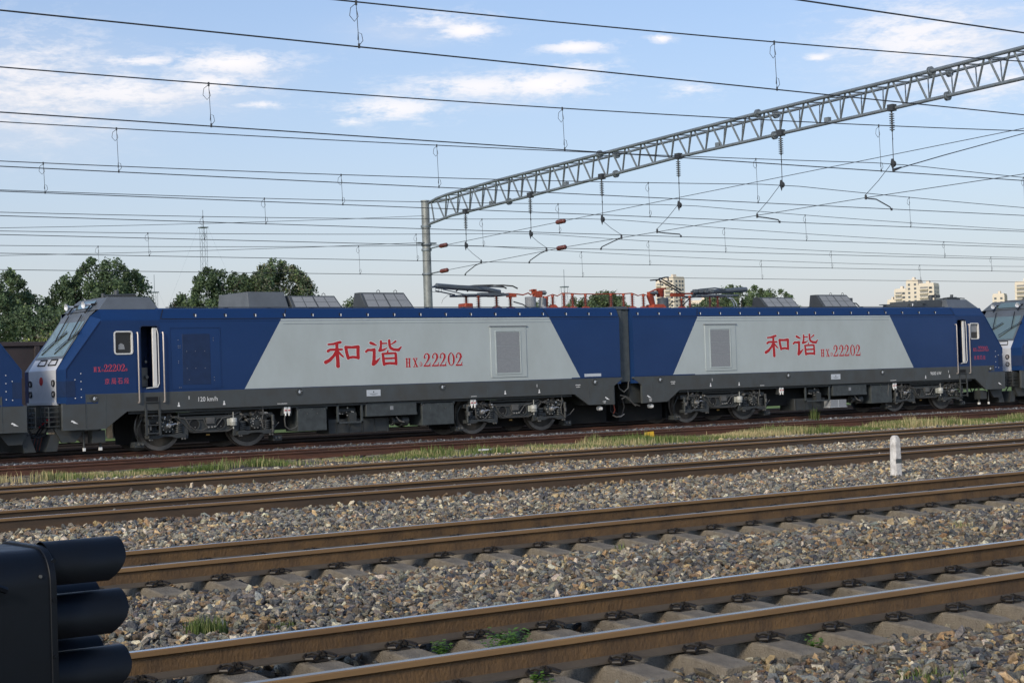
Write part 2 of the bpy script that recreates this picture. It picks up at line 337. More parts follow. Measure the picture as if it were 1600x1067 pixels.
PAL = np.array([(0.170, 0.160, 0.145), (0.095, 0.094, 0.098), (0.235, 0.212, 0.175), (0.125, 0.100, 0.078), (0.370, 0.275, 0.160), (0.480, 0.430, 0.345), (0.060, 0.063, 0.074), (0.190, 0.130, 0.085), (0.270, 0.175, 0.100), (0.175, 0.185, 0.185)])
PW = np.array([.17, .16, .16, .12, .08, .07, .12, .06, .03, .05]); PW /= PW.sum()
def stones(y0, y1, per, smin, smax, dull=1.0):
    xa, xb = 0.30 * y0 - 1.5, 1.45 * y1 + 2.5
    n = int((xb - xa) * (y1 - y0) * per); P = np.c_[rng.uniform(xa, xb, n), rng.uniform(y0, y1, n)]
    ok = (P[:, 0] > 0.33 * P[:, 1] - 1.6) & (P[:, 0] < 1.38 * P[:, 1] + 2.0)
    # keep sleepers' tops and the rails clear
    for k in (1, 2):
        t = TR[k]; d = np.abs(P[:, 1] - t); onsl = np.abs(((P[:, 0] - SLX0[k] + 0.3) % 0.6) - 0.3) < 0.15
        ok &= ~((d < 1.20) & onsl); ok &= ~(np.abs(d - 0.7525) < 0.085)
        if k == 1: ok &= ~((d < 1.20) & (rng.random(n) < 0.15))
    for k in (3, 4): ok &= ~(np.abs(np.abs(P[:, 1] - TR[k]) - 0.7525) < 0.06)
    P = P[ok]; n = len(P)
    bz = np.array([bed_z(y) for y in P[:, 1]]); sz = (smin + (smax - smin) * rng.random(n) ** 1.6) * (1 + 0.5 * (rng.random(n) < 0.10))
    z = bz + rng.uniform(-0.012, 0.035, n) + 0.012 * np.sin(P[:, 0] * 2.3 + P[:, 1]) * np.sin(P[:, 0] * .7 - P[:, 1] * 3)
    # tuck the stones near a rail under its head
    tint = PAL[rng.choice(len(PAL), n, p=PW)] * rng.uniform(0.75, 1.28, (n, 1)) * rng.uniform(0.95, 1.05, (n, 3)) * dull
    tint *= np.array([1.04, 1.03, 0.94])
    # ballast under the trains is stained darker and browner with brake dust
    stain = np.zeros(n)
    for k in (1, 2, 3, 4): stain = np.maximum(stain, np.exp(-((P[:, 1] - TR[k]) / 1.15) ** 2))
    patch = 0.5 + 0.5 * np.sin(P[:, 0] * 0.55 + 1.3 * np.sin(P[:, 1] * 0.8)); br = (0.62 * stain + 0.12 * patch)[:, None]
    tint = tint * 1.12 * (1 - 0.50 * br) * np.array([1.0, 0.975, 0.95]) ** (br * 2)
    turn = np.c_[rng.normal(0, 0.55, n), rng.normal(0, 0.55, n), rng.uniform(0, 2 * PI, n)]
    return np.c_[P, z], sz, tint, turn
SLX0 = {1: 5.96 % 0.6, 2: 13.02 % 0.6, 5: 0.2, 6: 0.3}
parts = [stones(4.2, 12.5, 640, 0.018, 0.050), stones(12.5, 19.5, 420, 0.024, 0.052, 1.15), stones(19.5, 31.5, 210, 0.034, 0.060, 1.35), stones(31.5, 34.6, 170, 0.036, 0.060, 1.3)]
cat_ = [np.concatenate([p[i] for p in parts]) for i in range(4)]
scatter('ballast_gravel', *cat_, 'loose grey and tan crushed stone ballast spread between the near railway tracks', 'gravel')
def band(y0, y1, per, s0, s1, x0, x1, dull=1.0):
    n = int((x1 - x0) * (y1 - y0) * per); P = np.c_[rng.uniform(x0, x1, n), rng.uniform(y0, y1, n), rng.uniform(-0.02, 0.03, n)]
    P[:, 2] += np.array([bed_z(v) for v in P[:, 1]])
    tint = PAL[rng.choice(len(PAL), n, p=PW)] * rng.uniform(0.6, 1.1, (n, 1)) * dull; m_ = tint.mean(1, keepdims=True); tint = m_ + (tint - m_) * 0.35; tint *= np.array([.92, .97, 1.06])
    return P, rng.uniform(s0, s1, n), tint, np.c_[rng.normal(0, .5, n), rng.normal(0, .5, n), rng.uniform(0, 6.28, n)]
pp = [band(38.6, 41.7, 130, .045, .075, 10, 60, .85), band(42.9, 44.3, 110, .045, .075, 10, 60, .7)]
cat_ = [np.concatenate([p[i] for p in pp]) for i in range(4)]
scatter('ballast_gravel', *cat_, 'fine blue grey ballast strip on the ground right in front of the blue locomotive', 'gravel')

# ================================================================== TRACKS
RP = [(-.075, -.176), (.075, -.176), (.075, -.165), (.030, -.150), (.009, -.140), (.009, -.052), (.014, -.044), (.0365, -.036), (.0365, -.008), (.030, -.001), (0.012, 0), (-0.012, 0), (-.030, -.001), (-.0365, -.008), (-.0365, -.036), (-.014, -.044), (-.009, -.052), (-.009, -.140), (-.030, -.150), (-.075, -.165)]
def rail_mb(y, x0, x1, cant=0.0):
    mb = MB(); n = len(RP); segs = [x0, x1]
    prof = [(y + p[0] + cant * (p[1] + .176), p[1]) for p in RP]
    vs = [(x, a, b) for x in segs for (a, b) in prof]; mb.v = vs
    for i in range(n):
        j = (i + 1) % n; mb.f.append((i, j, n + j, n + i))
        mb.m.append(0 if i in (9, 10, 11) else (3 if i in (7, 8, 12, 13) else (2 if i in (0, 1, 2, 3, 17, 18, 19) else 1)))
    mb.f += [tuple(range(n))[::-1], tuple(range(n, 2 * n))]; mb.m += [1, 1]
    return mb
def sleeper_mb():
    mb = MB(); L = 1.25; st = [-1.25, -1.2, -0.95, -0.55, -0.25, 0.25, 0.55, 0.95, 1.2, 1.25]; zt = [-.222, -.208, -.186, -.186, -.208, -.208, -.186, -.186, -.208, -.222]; rings = []
    for yy, z in zip(st, zt):
        w = 0.105; rings.append([(-.155, yy, -.42), (-.118, yy, z - .012), (-w, yy, z), (w, yy, z), (.118, yy, z - .012), (.155, yy, -.42)])
    return mb.loft(rings)
def clip_mb(sd):
    """spring clip, bolt and nut on one side of a rail; sd=-1 near side"""
    mb = MB(); b = sd * 0.115
    mb.cyl((0, b, -.186), (0, b, -.122), .010, seg=8); mb.cyl((0, b, -.142), (0, b, -.128), .017, seg=6); mb.cyl((0, b, -.148), (0, b, -.142), .030, seg=10)
    for sx in (-1, 1):
        pts = [(sx * 0.012, b + sd * .02, -.150), (sx * .03, b - sd * .03, -.142), (sx * .05, b - sd * .055, -.150), (sx * .078, b - sd * .03, -.160), (sx * .085, b + sd * .015, -.168), (sx * .06, b + sd * .045, -.170), (sx * .035, b + sd * .02, -.155)]
        mb.tube([(p_[0] * 1.25, p_[1] + sd * .012, p_[2] + .008) for p_ in pts], .0105, seg=6)
    mb.box((-.05, b - sd * .02, -.186), (.05, b + sd * .04, -.176))
    return mb
TRINFO = {1: ('nearest railway track, pale dusty sleepers standing clear of the stones', 'railtop', 'railrust', 'railfoot', -14, 30),
          2: ('second nearest railway track with sleeper ends showing in front of its near rail', 'railtop', 'railrust', 'railfoot', -14, 44),
          3: ('third railway track, buried in ballast, just behind the white marker post', 'railtop', 'railfar', 'railfar', -14, 62),
          4: ('fourth railway track, ballast up to its rails, in front of the grass strip', 'railtop', 'railfar', 'railfar', -14, 80),
          5: ('rust red railway track between the grass strip and the locomotives', 'railtop2', 'railrust2', 'railrust2', -20, 100),
          6: ('rusty railway track the blue locomotives stand on', 'railtop2', 'railrust2', 'railrust2', -30, 120),
          7: ('railway track directly behind the blue locomotives', 'raildark', 'raildark', 'raildark', -30, 120),
          8: ('railway track under the brown freight wagon', 'raildark', 'raildark', 'raildark', -30, 120)}
sl_proto = None; clips = {}
for k, (lab, mt, mr, mf, x0, x1) in TRINFO.items():
    yc = TR[k]; t = thing('railway_track', (0, yc, 0), lab, 'railway track', 'parallel railway tracks')
    for s_ in (-1, 1):
        rail_mb(yc + s_ * 0.7525, x0, x1, -s_ * 0.025).build('rail', ['railtopn' if k < 3 and s_ < 0 else mt, mr, mf, 'railhead' if k < 5 else mr], t, smooth=28) if not (k == 6 and s_ > 0) else rail_mb(yc + s_ * 0.7525, x0, x1).build('rail', ['raildark'] * 4, t, smooth=28)
    rngx = {1: (0.5, 14.5), 2: (3.5, 23), 5: (11, 56), 6: (14, 57)}.get(k)
    if not rngx: continue
    x = SLX0[k] + math.floor(rngx[0] / 0.6) * 0.6
    while x < rngx[1]:
        jz = random.uniform(-.006, .004); loc = (x + random.uniform(-.012, .012), yc, jz); rot = (0, 0, random.uniform(-.012, .012))
        if sl_proto is None:
            sl_proto = sleeper_mb().build('sleeper', 'concrete', t, org=(loc[0], yc, 0), smooth=25, bevel=0.012) if False else None
            mbs = sleeper_mb(); mbs.v = [(a + loc[0], b + yc, c) for a, b, c in mbs.v]; sl_proto = mbs.build('sleeper', 'concrete', t, org=(loc[0], yc, 0), smooth=0, bevel=0.006); sl = sl_proto
        else: sl = share(sl_proto, t, loc, rot)
        if k in (1, 2):
            for ry, sd in ((-.7525, -1), (-.7525, 1), (.7525, -1), (.7525, 1)):
                if k == 2 and ry > 0 and sd > 0: continue
                L_ = (loc[0], yc + ry, 0.0)
                if sd not in clips:
                    mc = clip_mb(sd); mc.v = [(a + L_[0], b + L_[1], c) for a, b, c in mc.v]; clips[sd] = mc.build('rail_clip', 'clip', sl, org=L_)
                else: share(clips[sd], sl, L_)
        x += 0.6
# square off the parts that share() re-parented under copies with a small turn: nothing else needed

# ================================================================== LETTERING
HE = [[(150, 212, 17), (240, 205, 21), (310, 185, 25), (360, 176, 26)], [(300, 190, 26), (296, 300, 30), (300, 400, 32), (308, 500, 32), (308, 602, 34)], [(142, 330, 26), (180, 305, 23), (260, 305, 21), (385, 305, 20)],
      [(290, 325, 22), (240, 415, 26), (170, 487, 30), (98, 527, 34)], [(322, 345, 20), (362, 395, 19), (402, 432, 17)],
      [(452, 265, 27), (464, 350, 29), (490, 462, 28)], [(452, 265, 27), (560, 270, 24), (668, 262, 31)], [(672, 262, 29), (665, 350, 30), (668, 462, 28)], [(485, 455, 25), (575, 443, 24), (664, 455, 26)]]
XIE = [[(897, 195, 27), (940, 215, 26), (1000, 240, 9)], [(808, 352, 22), (842, 322, 24), (905, 325, 24), (958, 318, 27)], [(955, 318, 29), (953, 400, 29), (948, 500, 31), (934, 578, 34)], [(936, 580, 30), (985, 545, 28), (1022, 505, 20), (1056, 470, 8)],
       [(1080, 170, 22), (1080, 250, 22), (1062, 330, 28)], [(1090, 208, 14), (1184, 208, 14)], [(1052, 335, 27), (1115, 328, 21), (1182, 293, 9)],
       [(1232, 155, 24), (1234, 240, 24), (1252, 292, 28), (1310, 325, 28), (1400, 330, 30), (1446, 275, 12)], [(1262, 228, 9), (1310, 200, 16), (1346, 173, 19)],
       [(1203, 340, 14), (1188, 388, 16)], [(1108, 398, 24), (1115, 500, 26), (1127, 588, 28)], [(1100, 395, 20), (1225, 390, 20), (1342, 388, 20)], [(1342, 395, 24), (1345, 500, 26), (1345, 585, 26)], [(1140, 482, 19), (1322, 478, 19)], [(1130, 577, 26), (1230, 568, 24), (1345, 575, 26)]]
G = {'2': ([[(28, 108, 17), (28, 107, 17)], [(26, 105, 12), (24, 70, 10), (48, 26, 9), (84, 11, 11), (122, 44, 18), (130, 95, 20), (104, 165, 14), (55, 235, 9), (12, 296, 7)], [(12, 295, 13), (80, 294, 14), (147, 291, 14)], [(140, 292, 9), (147, 250, 8), (155, 212, 4)]], 172),
     '0': ([[(84 + 62 * math.sin(t), 155 - 143 * math.cos(t), 6 + 11 * abs(math.sin(t)) ** 1.5) for t in [2 * PI * i / 24 for i in range(25)]]], 172),
     'H': ([[(25, 120, 13), (25, 305, 13)], [(85, 120, 13), (85, 305, 13)], [(25, 212, 7), (85, 212, 7)], [(3, 120, 7), (47, 120, 7)], [(63, 120, 7), (107, 120, 7)], [(3, 305, 7), (47, 305, 7)], [(63, 305, 7), (107, 305, 7)]], 158),
     'X': ([[(22, 120, 12), (92, 305, 14)], [(88, 120, 7), (24, 305, 7)], [(3, 120, 7), (45, 120, 7)], [(68, 120, 7), (107, 120, 7)], [(3, 305, 7), (45, 305, 7)], [(68, 305, 7), (112, 305, 7)]], 150),
     'd': ([[(12, 205, 5), (12, 300, 5)], [(12, 205, 4), (38, 208, 5), (54, 228, 7), (56, 255, 8), (52, 282, 7), (36, 298, 5), (12, 300, 4)]], 88),
     'b': ([[(22, 200, 8), (22, 300, 8)], [(12, 200, 5), (50, 202, 6), (68, 222, 9), (52, 246, 6), (24, 248, 5)], [(24, 249, 5), (60, 252, 7), (76, 274, 10), (58, 297, 6), (12, 300, 5)]], 100),
     'a': ([[(44, 198, 6), (12, 300, 5)], [(44, 198, 8), (76, 300, 8)], [(24, 262, 5), (64, 262, 5)], [(2, 300, 5), (24, 300, 5)], [(60, 300, 5), (90, 300, 5)]], 96)}
def stroke(mb, pts, T, y, grow=0.0):
    """one pen stroke of changing width as a flat strip with round ends"""
    n = len(pts); P = [Vector((p[0], p[1])) for p in pts]; Wd = [p[2] + grow for p in pts]
    L_, R_ = [], []
    for i in range(n):
        d = (P[min(i + 1, n - 1)] - P[max(i - 1, 0)])
        if d.length < 1.5: d = Vector((1, 0))
        d.normalize(); nn_ = Vector((-d.y, d.x)); L_.append(P[i] + nn_ * Wd[i]); R_.append(P[i] - nn_ * Wd[i])
        if i == 0: d0 = d
        if i == n - 1: d1 = d
    cap = lambda c, d, w: [c + Vector((d.x * math.cos(a) - d.y * math.sin(a), d.x * math.sin(a) + d.y * math.cos(a))) * w for a in [R(60), R(30), 0, R(-30), R(-60)]]
    poly = L_ + cap(P[-1], d1, Wd[-1]) + R_[::-1] + cap(P[0], -d0, Wd[0])
    # triangulate as body strip plus end fans
    vs = []; fs = []
    W3 = lambda p: (*T(p.x, p.y), y)
    def V(p): a, b = T(p.x, p.y); vs.append((a, y, b)); return len(vs) - 1
    li = [V(p) for p in L_]; ri = [V(p) for p in R_]
    for i in range(n - 1): fs.append((li[i], li[i + 1], ri[i + 1], ri[i]))
    c1 = [V(p) for p in cap(P[-1], d1, Wd[-1])]; fs.append(tuple([li[-1]] + c1 + [ri[-1]]))
    c0 = [V(p) for p in cap(P[0], -d0, Wd[0])]; fs.append(tuple([ri[0]] + c0 + [li[0]]))
    mb.add(vs, fs)
def draw(strokes, T, y, parent, mname, name, grow=8, halo=True):
    if halo:
        h = MB()
        for i, s_ in enumerate(strokes): stroke(h, s_, T, y - 0.00012 * i, grow)
        h.build(name + '_edge', 'halo', parent, smooth=0, recalc=False)
    m_ = MB()
    for i, s_ in enumerate(strokes): stroke(m_, s_, T, y - 0.003 - 0.00012 * i)
    return m_.build(name, mname, parent, smooth=0, recalc=False)
def serif(text, x, z, scale, hx, y, parent, mname, halo=True):
    """text in tall serif numerals; x, z = left end of the base line; scale metres per unit"""
    st = []; cx = 0
    for ch in text:
        if ch == ' ': cx += 60; continue
        gl, adv = G[ch]; st += [[(p[0] + cx, p[1], p[2] * 1.05) for p in s_] for s_ in gl]; cx += adv
    return draw(st, lambda a, b: (x + a * scale * hx, z + (307 - b) * scale), y, parent, mname, 'lettering', 7, halo)
def font_text(txt, x, z, h, width, y, parent, mname, name='lettering', depth=0.0):
    cu = bpy.data.curves.new('t', 'FONT'); cu.body = txt; cu.size = 1; o = bpy.data.objects.new('t', cu); COL.objects.link(o)
    dg = bpy.context.evaluated_depsgraph_get(); dg.update(); me = bpy.data.meshes.new_from_object(o.evaluated_get(dg)); COL.objects.unlink(o); bpy.data.objects.remove(o)
    if not len(me.vertices): return None
    co = np.zeros(len(me.vertices) * 3); me.vertices.foreach_get('co', co); co = co.reshape(-1, 3); mn, mx = co.min(0), co.max(0)
    s1 = width / (mx[0] - mn[0]); s2 = h / (mx[1] - mn[1]); mb_ = MB(); mb_.add([(x + (c[0] - mn[0]) * s1, y, z + (c[1] - mn[1]) * s2) for c in co], [tuple(p.vertices) for p in me.polygons])
    bpy.data.meshes.remove(me); return mb_.build(name, mname, parent, smooth=0, recalc=False)

# ================================================================== LOCOMOTIVE
YC = TR[6]; YS = YC - 1.425
def rrect(x0, z0, x1, z1, r, n=5):
    pts = []
    for cx, cz, a0 in ((x1 - r, z1 - r, 0), (x0 + r, z1 - r, 90), (x0 + r, z0 + r, 180), (x1 - r, z0 + r, 270)):
        for i in range(n + 1): a = R(a0 + 90 * i / n); pts.append((cx + r * math.cos(a), cz + r * math.sin(a)))
    return pts
def ring_frame(mb, x0, z0, x1, z1, r, w, y0, y1):
    o = rrect(x0, z0, x1, z1, r); i_ = rrect(x0 + w, z0 + w, x1 - w, z1 - w, max(r - w, .01)); n = len(o)
    vs = [(p[0], y0, p[1]) for p in o] + [(p[0], y0, p[1]) for p in i_] + [(p[0], y1, p[1]) for p in o] + [(p[0], y1, p[1]) for p in i_]; fs = []
    for k in range(n):
        j = (k + 1) % n; fs += [(k, j, n + j, n + k), (2 * n + k, 3 * n + k, 3 * n + j, 2 * n + j), (k, 2 * n + k, 2 * n + j, j), (n + k, n + j, 3 * n + j, 3 * n + k)]
    mb.add(vs, fs)
def bolts(mb, pts, y, r=.012, d=.012, seg=6):
    for x, z in pts: mb.cyl((x, y, z), (x, y - d, z), r, seg=seg)
def insulator(mb, x, y, z0, z1, r=.035, n=6, fl=2.5):
    prof = [(0, r)]; h = z1 - z0
    for i in range(n):
        a = h * (i + .5) / n; prof += [(a - h * .18 / n, r), (a - h * .05 / n, r * fl), (a + h * .05 / n, r * fl), (a + h * .18 / n, r)]
    prof.append((h, r)); mb.lathe((x, y, z0), (0, 0, 1), prof, seg=12)
PROTO = {}
def proto(key, fn, mats, parent, loc, name, rot=None, smooth=40, bevel=0):
    """first call builds the mesh at loc, later ones share it"""
    if key not in PROTO:
        mb_ = MB(); fn(mb_); mb_.v = [(a + loc[0], b + loc[1], c + loc[2]) for a, b, c in mb_.v]
        o = mb_.build(name, mats, parent, org=loc, smooth=smooth, bevel=bevel); PROTO[key] = o
        if rot: o.rotation_euler = rot
        return o
    return share(PROTO[key], parent, loc, rot)
def f_wheel(sd):
    def f(mb):
        s_ = sd; mb.mi(1).lathe((0, 0, 0), (0, s_, 0), [(0.0, .50), (0.0, .655), (.03, .65), (.04, .626), (.135, .622), (.135, .52), (.12, .515)], seg=40, caps=False)
        mb.mi(0).lathe((0, 0, 0), (0, s_, 0), [(.02, .001), (.02, .52), (.119, .52), (.10, .47), (.07, .30), (.09, .16), (.16, .14), (.16, .001)], seg=40, caps=False)
    return f
def f_spring(mb):
    pts = []; n = 60
    for i in range(n + 1): a = 2 * PI * 5 * i / n; pts.append((.105 * math.cos(a), .105 * math.sin(a), .26 * i / n))
    mb.tube(pts, .019, seg=6); mb.cyl((0, 0, .26), (0, 0, .30), .13, seg=14); mb.cyl((0, 0, -.03), (0, 0, 0.0), .13, seg=14); mb.cyl((0, 0, 0), (0, 0, .28), .05, seg=8)
def f_axlebox(mb):
    mb.mi(0).lathe((0, .22, 0), (0, -1, 0), [(0, .20), (.15, .20), (.17, .185), (.20, .18), (.215, .15), (.23, .09)], seg=24)
    for i in range(10): a = 2 * PI * i / 10; mb.mi(1).cyl((.162 * math.cos(a), .03, .162 * math.sin(a)), (.162 * math.cos(a), -.005, .162 * math.sin(a)), .015, seg=6)
    mb.mi(0).box((-.30, .06, -.20), (-.14, .2, -.10)); mb.box((.14, .06, -.20), (.30, .2, -.10))
def f_spring_tower(mb): pass
def build_bogie(root, bx, s, end):
    """bogie centred on x=bx; s=+1/-1 gives its mirror sense"""
    fy = YC - 1.23
    prof = [(-1.88, .90), (-1.88, .78), (-1.60, .72), (-1.05, .84), (-.62, .46), (-.5, .42), (.5, .42), (.62, .46), (1.05, .84), (1.60, .72), (1.88, .78), (1.88, .90), (1.2, .93), (.8, .88), (-.8, .88), (-1.2, .93)]
    mb_ = MB(); n = len(prof)
    mb_.prism([(bx + a, b) for a, b in prof], 'y', fy, fy + .17)
    mb_.prism([(bx + a, b) for a, b in prof], 'y', 2 * YC - fy - .17, 2 * YC - fy)
    for a in (-.9, .9): mb_.box((bx + a - .12, fy + .15, .5), (bx + a + .12, 2 * YC - fy - .15, .8))
    for a in (-1.0, 1.0):   # pedestal arms hanging between the axles
        sg = 1 if a > 0 else -1; c = bx + a * .78
        mb_.prism([(c - .15 * sg, .84), (c + .11 * sg, .84), (c + .02 * sg, .30), (c - .12 * sg, .30)][::sg], 'y', fy - .012, fy + .10)
    fr = mb_.build('bogie_frame', 'frame', root, bevel=.012)
    # lightening holes: black discs put their inner shade into colour, rims proud of the frame
    for a in (-.48, .28):
        h = MB(); h.lathe((bx + a, fy, .655), (0, -1, 0), [(-.001, .168), (.03, .168), (.03, .138), (-.001, .135)], seg=24, caps=False); h.mi(1).cyl((bx + a, fy - .001, .655), (bx + a, fy - .008, .655), .137, seg=24)
        h.mi(2); bolts(h, [(bx + a + .02, .58)], fy - .006, .012)
        h.build('frame_opening', ['frame', 'dark', 'steel'], fr)
    mot = MB(); mot.box((bx - 1.95, YC - .55, .17), (bx + 1.95, YC + .55, .95)); mot.build('dark_motor_block', 'dark', fr)  # motor block stretched and blackened to stand for shade over the far wheels
    for ax in (-1.3, 1.3):
        X = bx + ax
        for sd in (-1, 1): proto(('wheel', sd), f_wheel(sd), ['wheel', 'tyre'], fr, (X, YC + sd * .68, .625), 'wheel', rot=(0, random.uniform(0, 6), 0))
        mb2 = MB(); mb2.cyl((X, YC - .7, .625), (X, YC + .7, .625), .1, seg=10); mb2.build('axle', 'dark', fr)
        proto('axlebox', f_axlebox, ['frame', 'steel'], fr, (X + .06 * s, YC - 1.24, .65), 'axle_box')
        for dx in (-.36, .38): proto('spring', f_spring, 'frame', fr, (X + dx, YC - 1.19, .40), 'coil_spring')
        # equaliser cradle below the springs, with its end bolts
        c = MB(); c.prism([(X - .54, .43), (X - .54, .33), (X - .26, .32), (X - .12, .37), (X + .12, .37), (X + .26, .32), (X + .54, .33), (X + .54, .43)], 'y', YC - 1.33, YC - 1.10)
        c.mi(1); bolts(c, [(X - .44, .30), (X - .50, .30), (X + .42, .30), (X + .50, .30)], YC - 1.31, .026, .05)
        c.build('spring_cradle', ['frame', 'pipe'], fr, bevel=.006)
        # axle end gear: speed sensor or round steel cap, hose loop, damper
        e = MB(); cx = X + .06 * s
        if (1 if ax > 0 else -1) in end:
            e.lathe((cx, YC - 1.25, .65), (0, -1, 0), [(0, .075), (.05, .07), (.06, .045), (.10, .04), (.10, .02), (.06, .018)], seg=14); e.cyl((cx, YC - 1.29, .66), (cx + .2, YC - 1.29, .70), .028, seg=8); e.cyl((cx + .2, YC - 1.29, .70), (cx + .26, YC - 1.29, .69), .018, seg=8)
        else:
            for i in range(6): a = .5 + i * .6; e.cyl((cx + .12 * math.cos(a), YC - 1.24, .65 + .12 * math.sin(a)), (cx + .12 * math.cos(a), YC - 1.29, .65 + .12 * math.sin(a)), .02, seg=6)
        e.build('axle_end_sensor', 'steel', fr)
        h = MB(); h.tube([(cx - .05, YC - 1.30, .74), (cx - .09, YC - 1.33, .86), (cx - .04, YC - 1.34, .95), (cx + .04, YC - 1.34, .95), (cx + .08, YC - 1.33, .86), (cx + .03, YC - 1.30, .76)], .016)
        h.build('cable_loop', 'rubber', fr)
        d = MB(); o_ = -.52 if ax < 0 else .52
        d.cyl((X + o_, YC - 1.34, .36), (X + o_, YC - 1.34, .66), .036, seg=10); d.cyl((X + o_, YC - 1.34, .66), (X + o_, YC - 1.34, .84), .046, seg=10); d.mi(1).cyl((X + o_ * .96, YC - 1.39, .56), (X + o_ * .96, YC - 1.39, .67), .035, seg=8)
        d.build('vertical_damper', ['frame', 'pipe'], fr)
        sp = MB(); sg = -1 if ax < 0 else 1   # sanding pipe and bracket in front of the wheel
        sp.tube([(X + sg * .62, YC - 1.12, .85), (X + sg * .74, YC - 1.1, .62), (X + sg * .70, YC - 1.0, .35), (X + sg * .60, YC - .9, .14)], .022)
        sp.box((X + sg * .60, YC - 1.2, .12), (X + sg * .86, YC - .9, .26)); sp.mi(1); bolts(sp, [(X + sg * .66, .20), (X + sg * .76, .20)], YC - 1.2, .03, .05)
        sp.build('sand_pipe', ['frame', 'pipe'], fr)
        # small shiny fittings above the axle box
        ft = MB(); rr = random.Random(int(X * 10))
        for i in range(9):
            a, b = rr.uniform(-.48, .48), rr.uniform(.72, .92); ft.mi(rr.choice([0, 0, 1])).cyl((X + a, YC - 1.25, b), (X + a, YC - 1.36, b + rr.uniform(-.03, .03)), rr.uniform(.014, .03), seg=7)
        for i in range(3):
            a = rr.uniform(-.45, .2); ft.mi(0).tube([(X + a, YC - 1.34, .92), (X + a + .08, YC - 1.36, .86), (X + a + .2, YC - 1.35, .88), (X + a + .28, YC - 1.33, .80)], .012)
        ft.build('pipe_fittings', ['pipe', 'steel'], fr)
    # air pipes running over the side frame
    p = MB()
    p.tube([(bx - .95 * s, fy - .03, 1.0), (bx - .93 * s, fy - .035, .86), (bx - .70 * s, fy - .035, .80), (bx - .22 * s, fy - .035, .80), (bx - .14 * s, fy - .035, .62), (bx - .05 * s, fy - .035, .56), (bx + .14 * s, fy - .035, .57), (bx + .34 * s, fy - .035, .80), (bx + .55 * s, fy - .035, .84), (bx + .9 * s, fy - .03, .95)], .013)
    p.tube([(bx - .78 * s, fy - .045, .86), (bx - .62 * s, fy - .045, .62), (bx - .46 * s, fy - .045, .50), (bx - .25 * s, fy - .045, .50), (bx - .05 * s, fy - .045, .60)], .012)
    p.tube([(bx - 1.0, fy - .02, .88), (bx - .6, fy - .03, .50), (bx - .5, fy - .03, .455), (bx + .5, fy - .03, .455), (bx + .6, fy - .03, .50), (bx + 1.0, fy - .02, .88)], .011)
    p.mi(1); bolts(p, [(bx + .02, .57), (bx - .08, .57), (bx + .1, .58)], fy - .03, .022, .03); p.mi(0)
    p.box((bx - .14, fy - .05, .66), (bx + .10, fy, .83)); p.build('air_pipes', ['pipe', 'steel'], fr)
    rs = MB(); c = bx + .62 * s     # silvery air reservoir
    rs.lathe((c, fy - .12, .585), (0, 0, 1), [(0, .03), (.0, .085), (.02, .10), (.09, .10), (.10, .107), (.11, .10), (.19, .10), (.21, .085), (.21, .03)], seg=18); rs.cyl((c, fy - .12, .50), (c, fy - .12, .58), .02, seg=8); rs.cyl((c, fy - .12, .80), (c, fy - .12, .95), .012, seg=8); rs.box((c - .13, fy - .04, .6), (c + .13, fy, .78))
    rs.build('air_reservoir', 'reservoir', fr)
    t = MB(); t.box((bx - .9, fy + .02, .92), (bx + .9, YC - .8, .99)); t.cyl((bx - .45, fy + .02, 1.02), (bx - .15, fy + .02, 1.02), .045, seg=10); t.box((bx + .2, fy, .97), (bx + .5, fy + .2, 1.04)); t.build('bolster', 'frame', fr)
    y_ = MB(); y_.box((bx + .05 * s, YC - .85, .34), (bx + .16 * s, YC - .84, .38)); y_.build('brake_tag', 'brass', fr)
    return fr

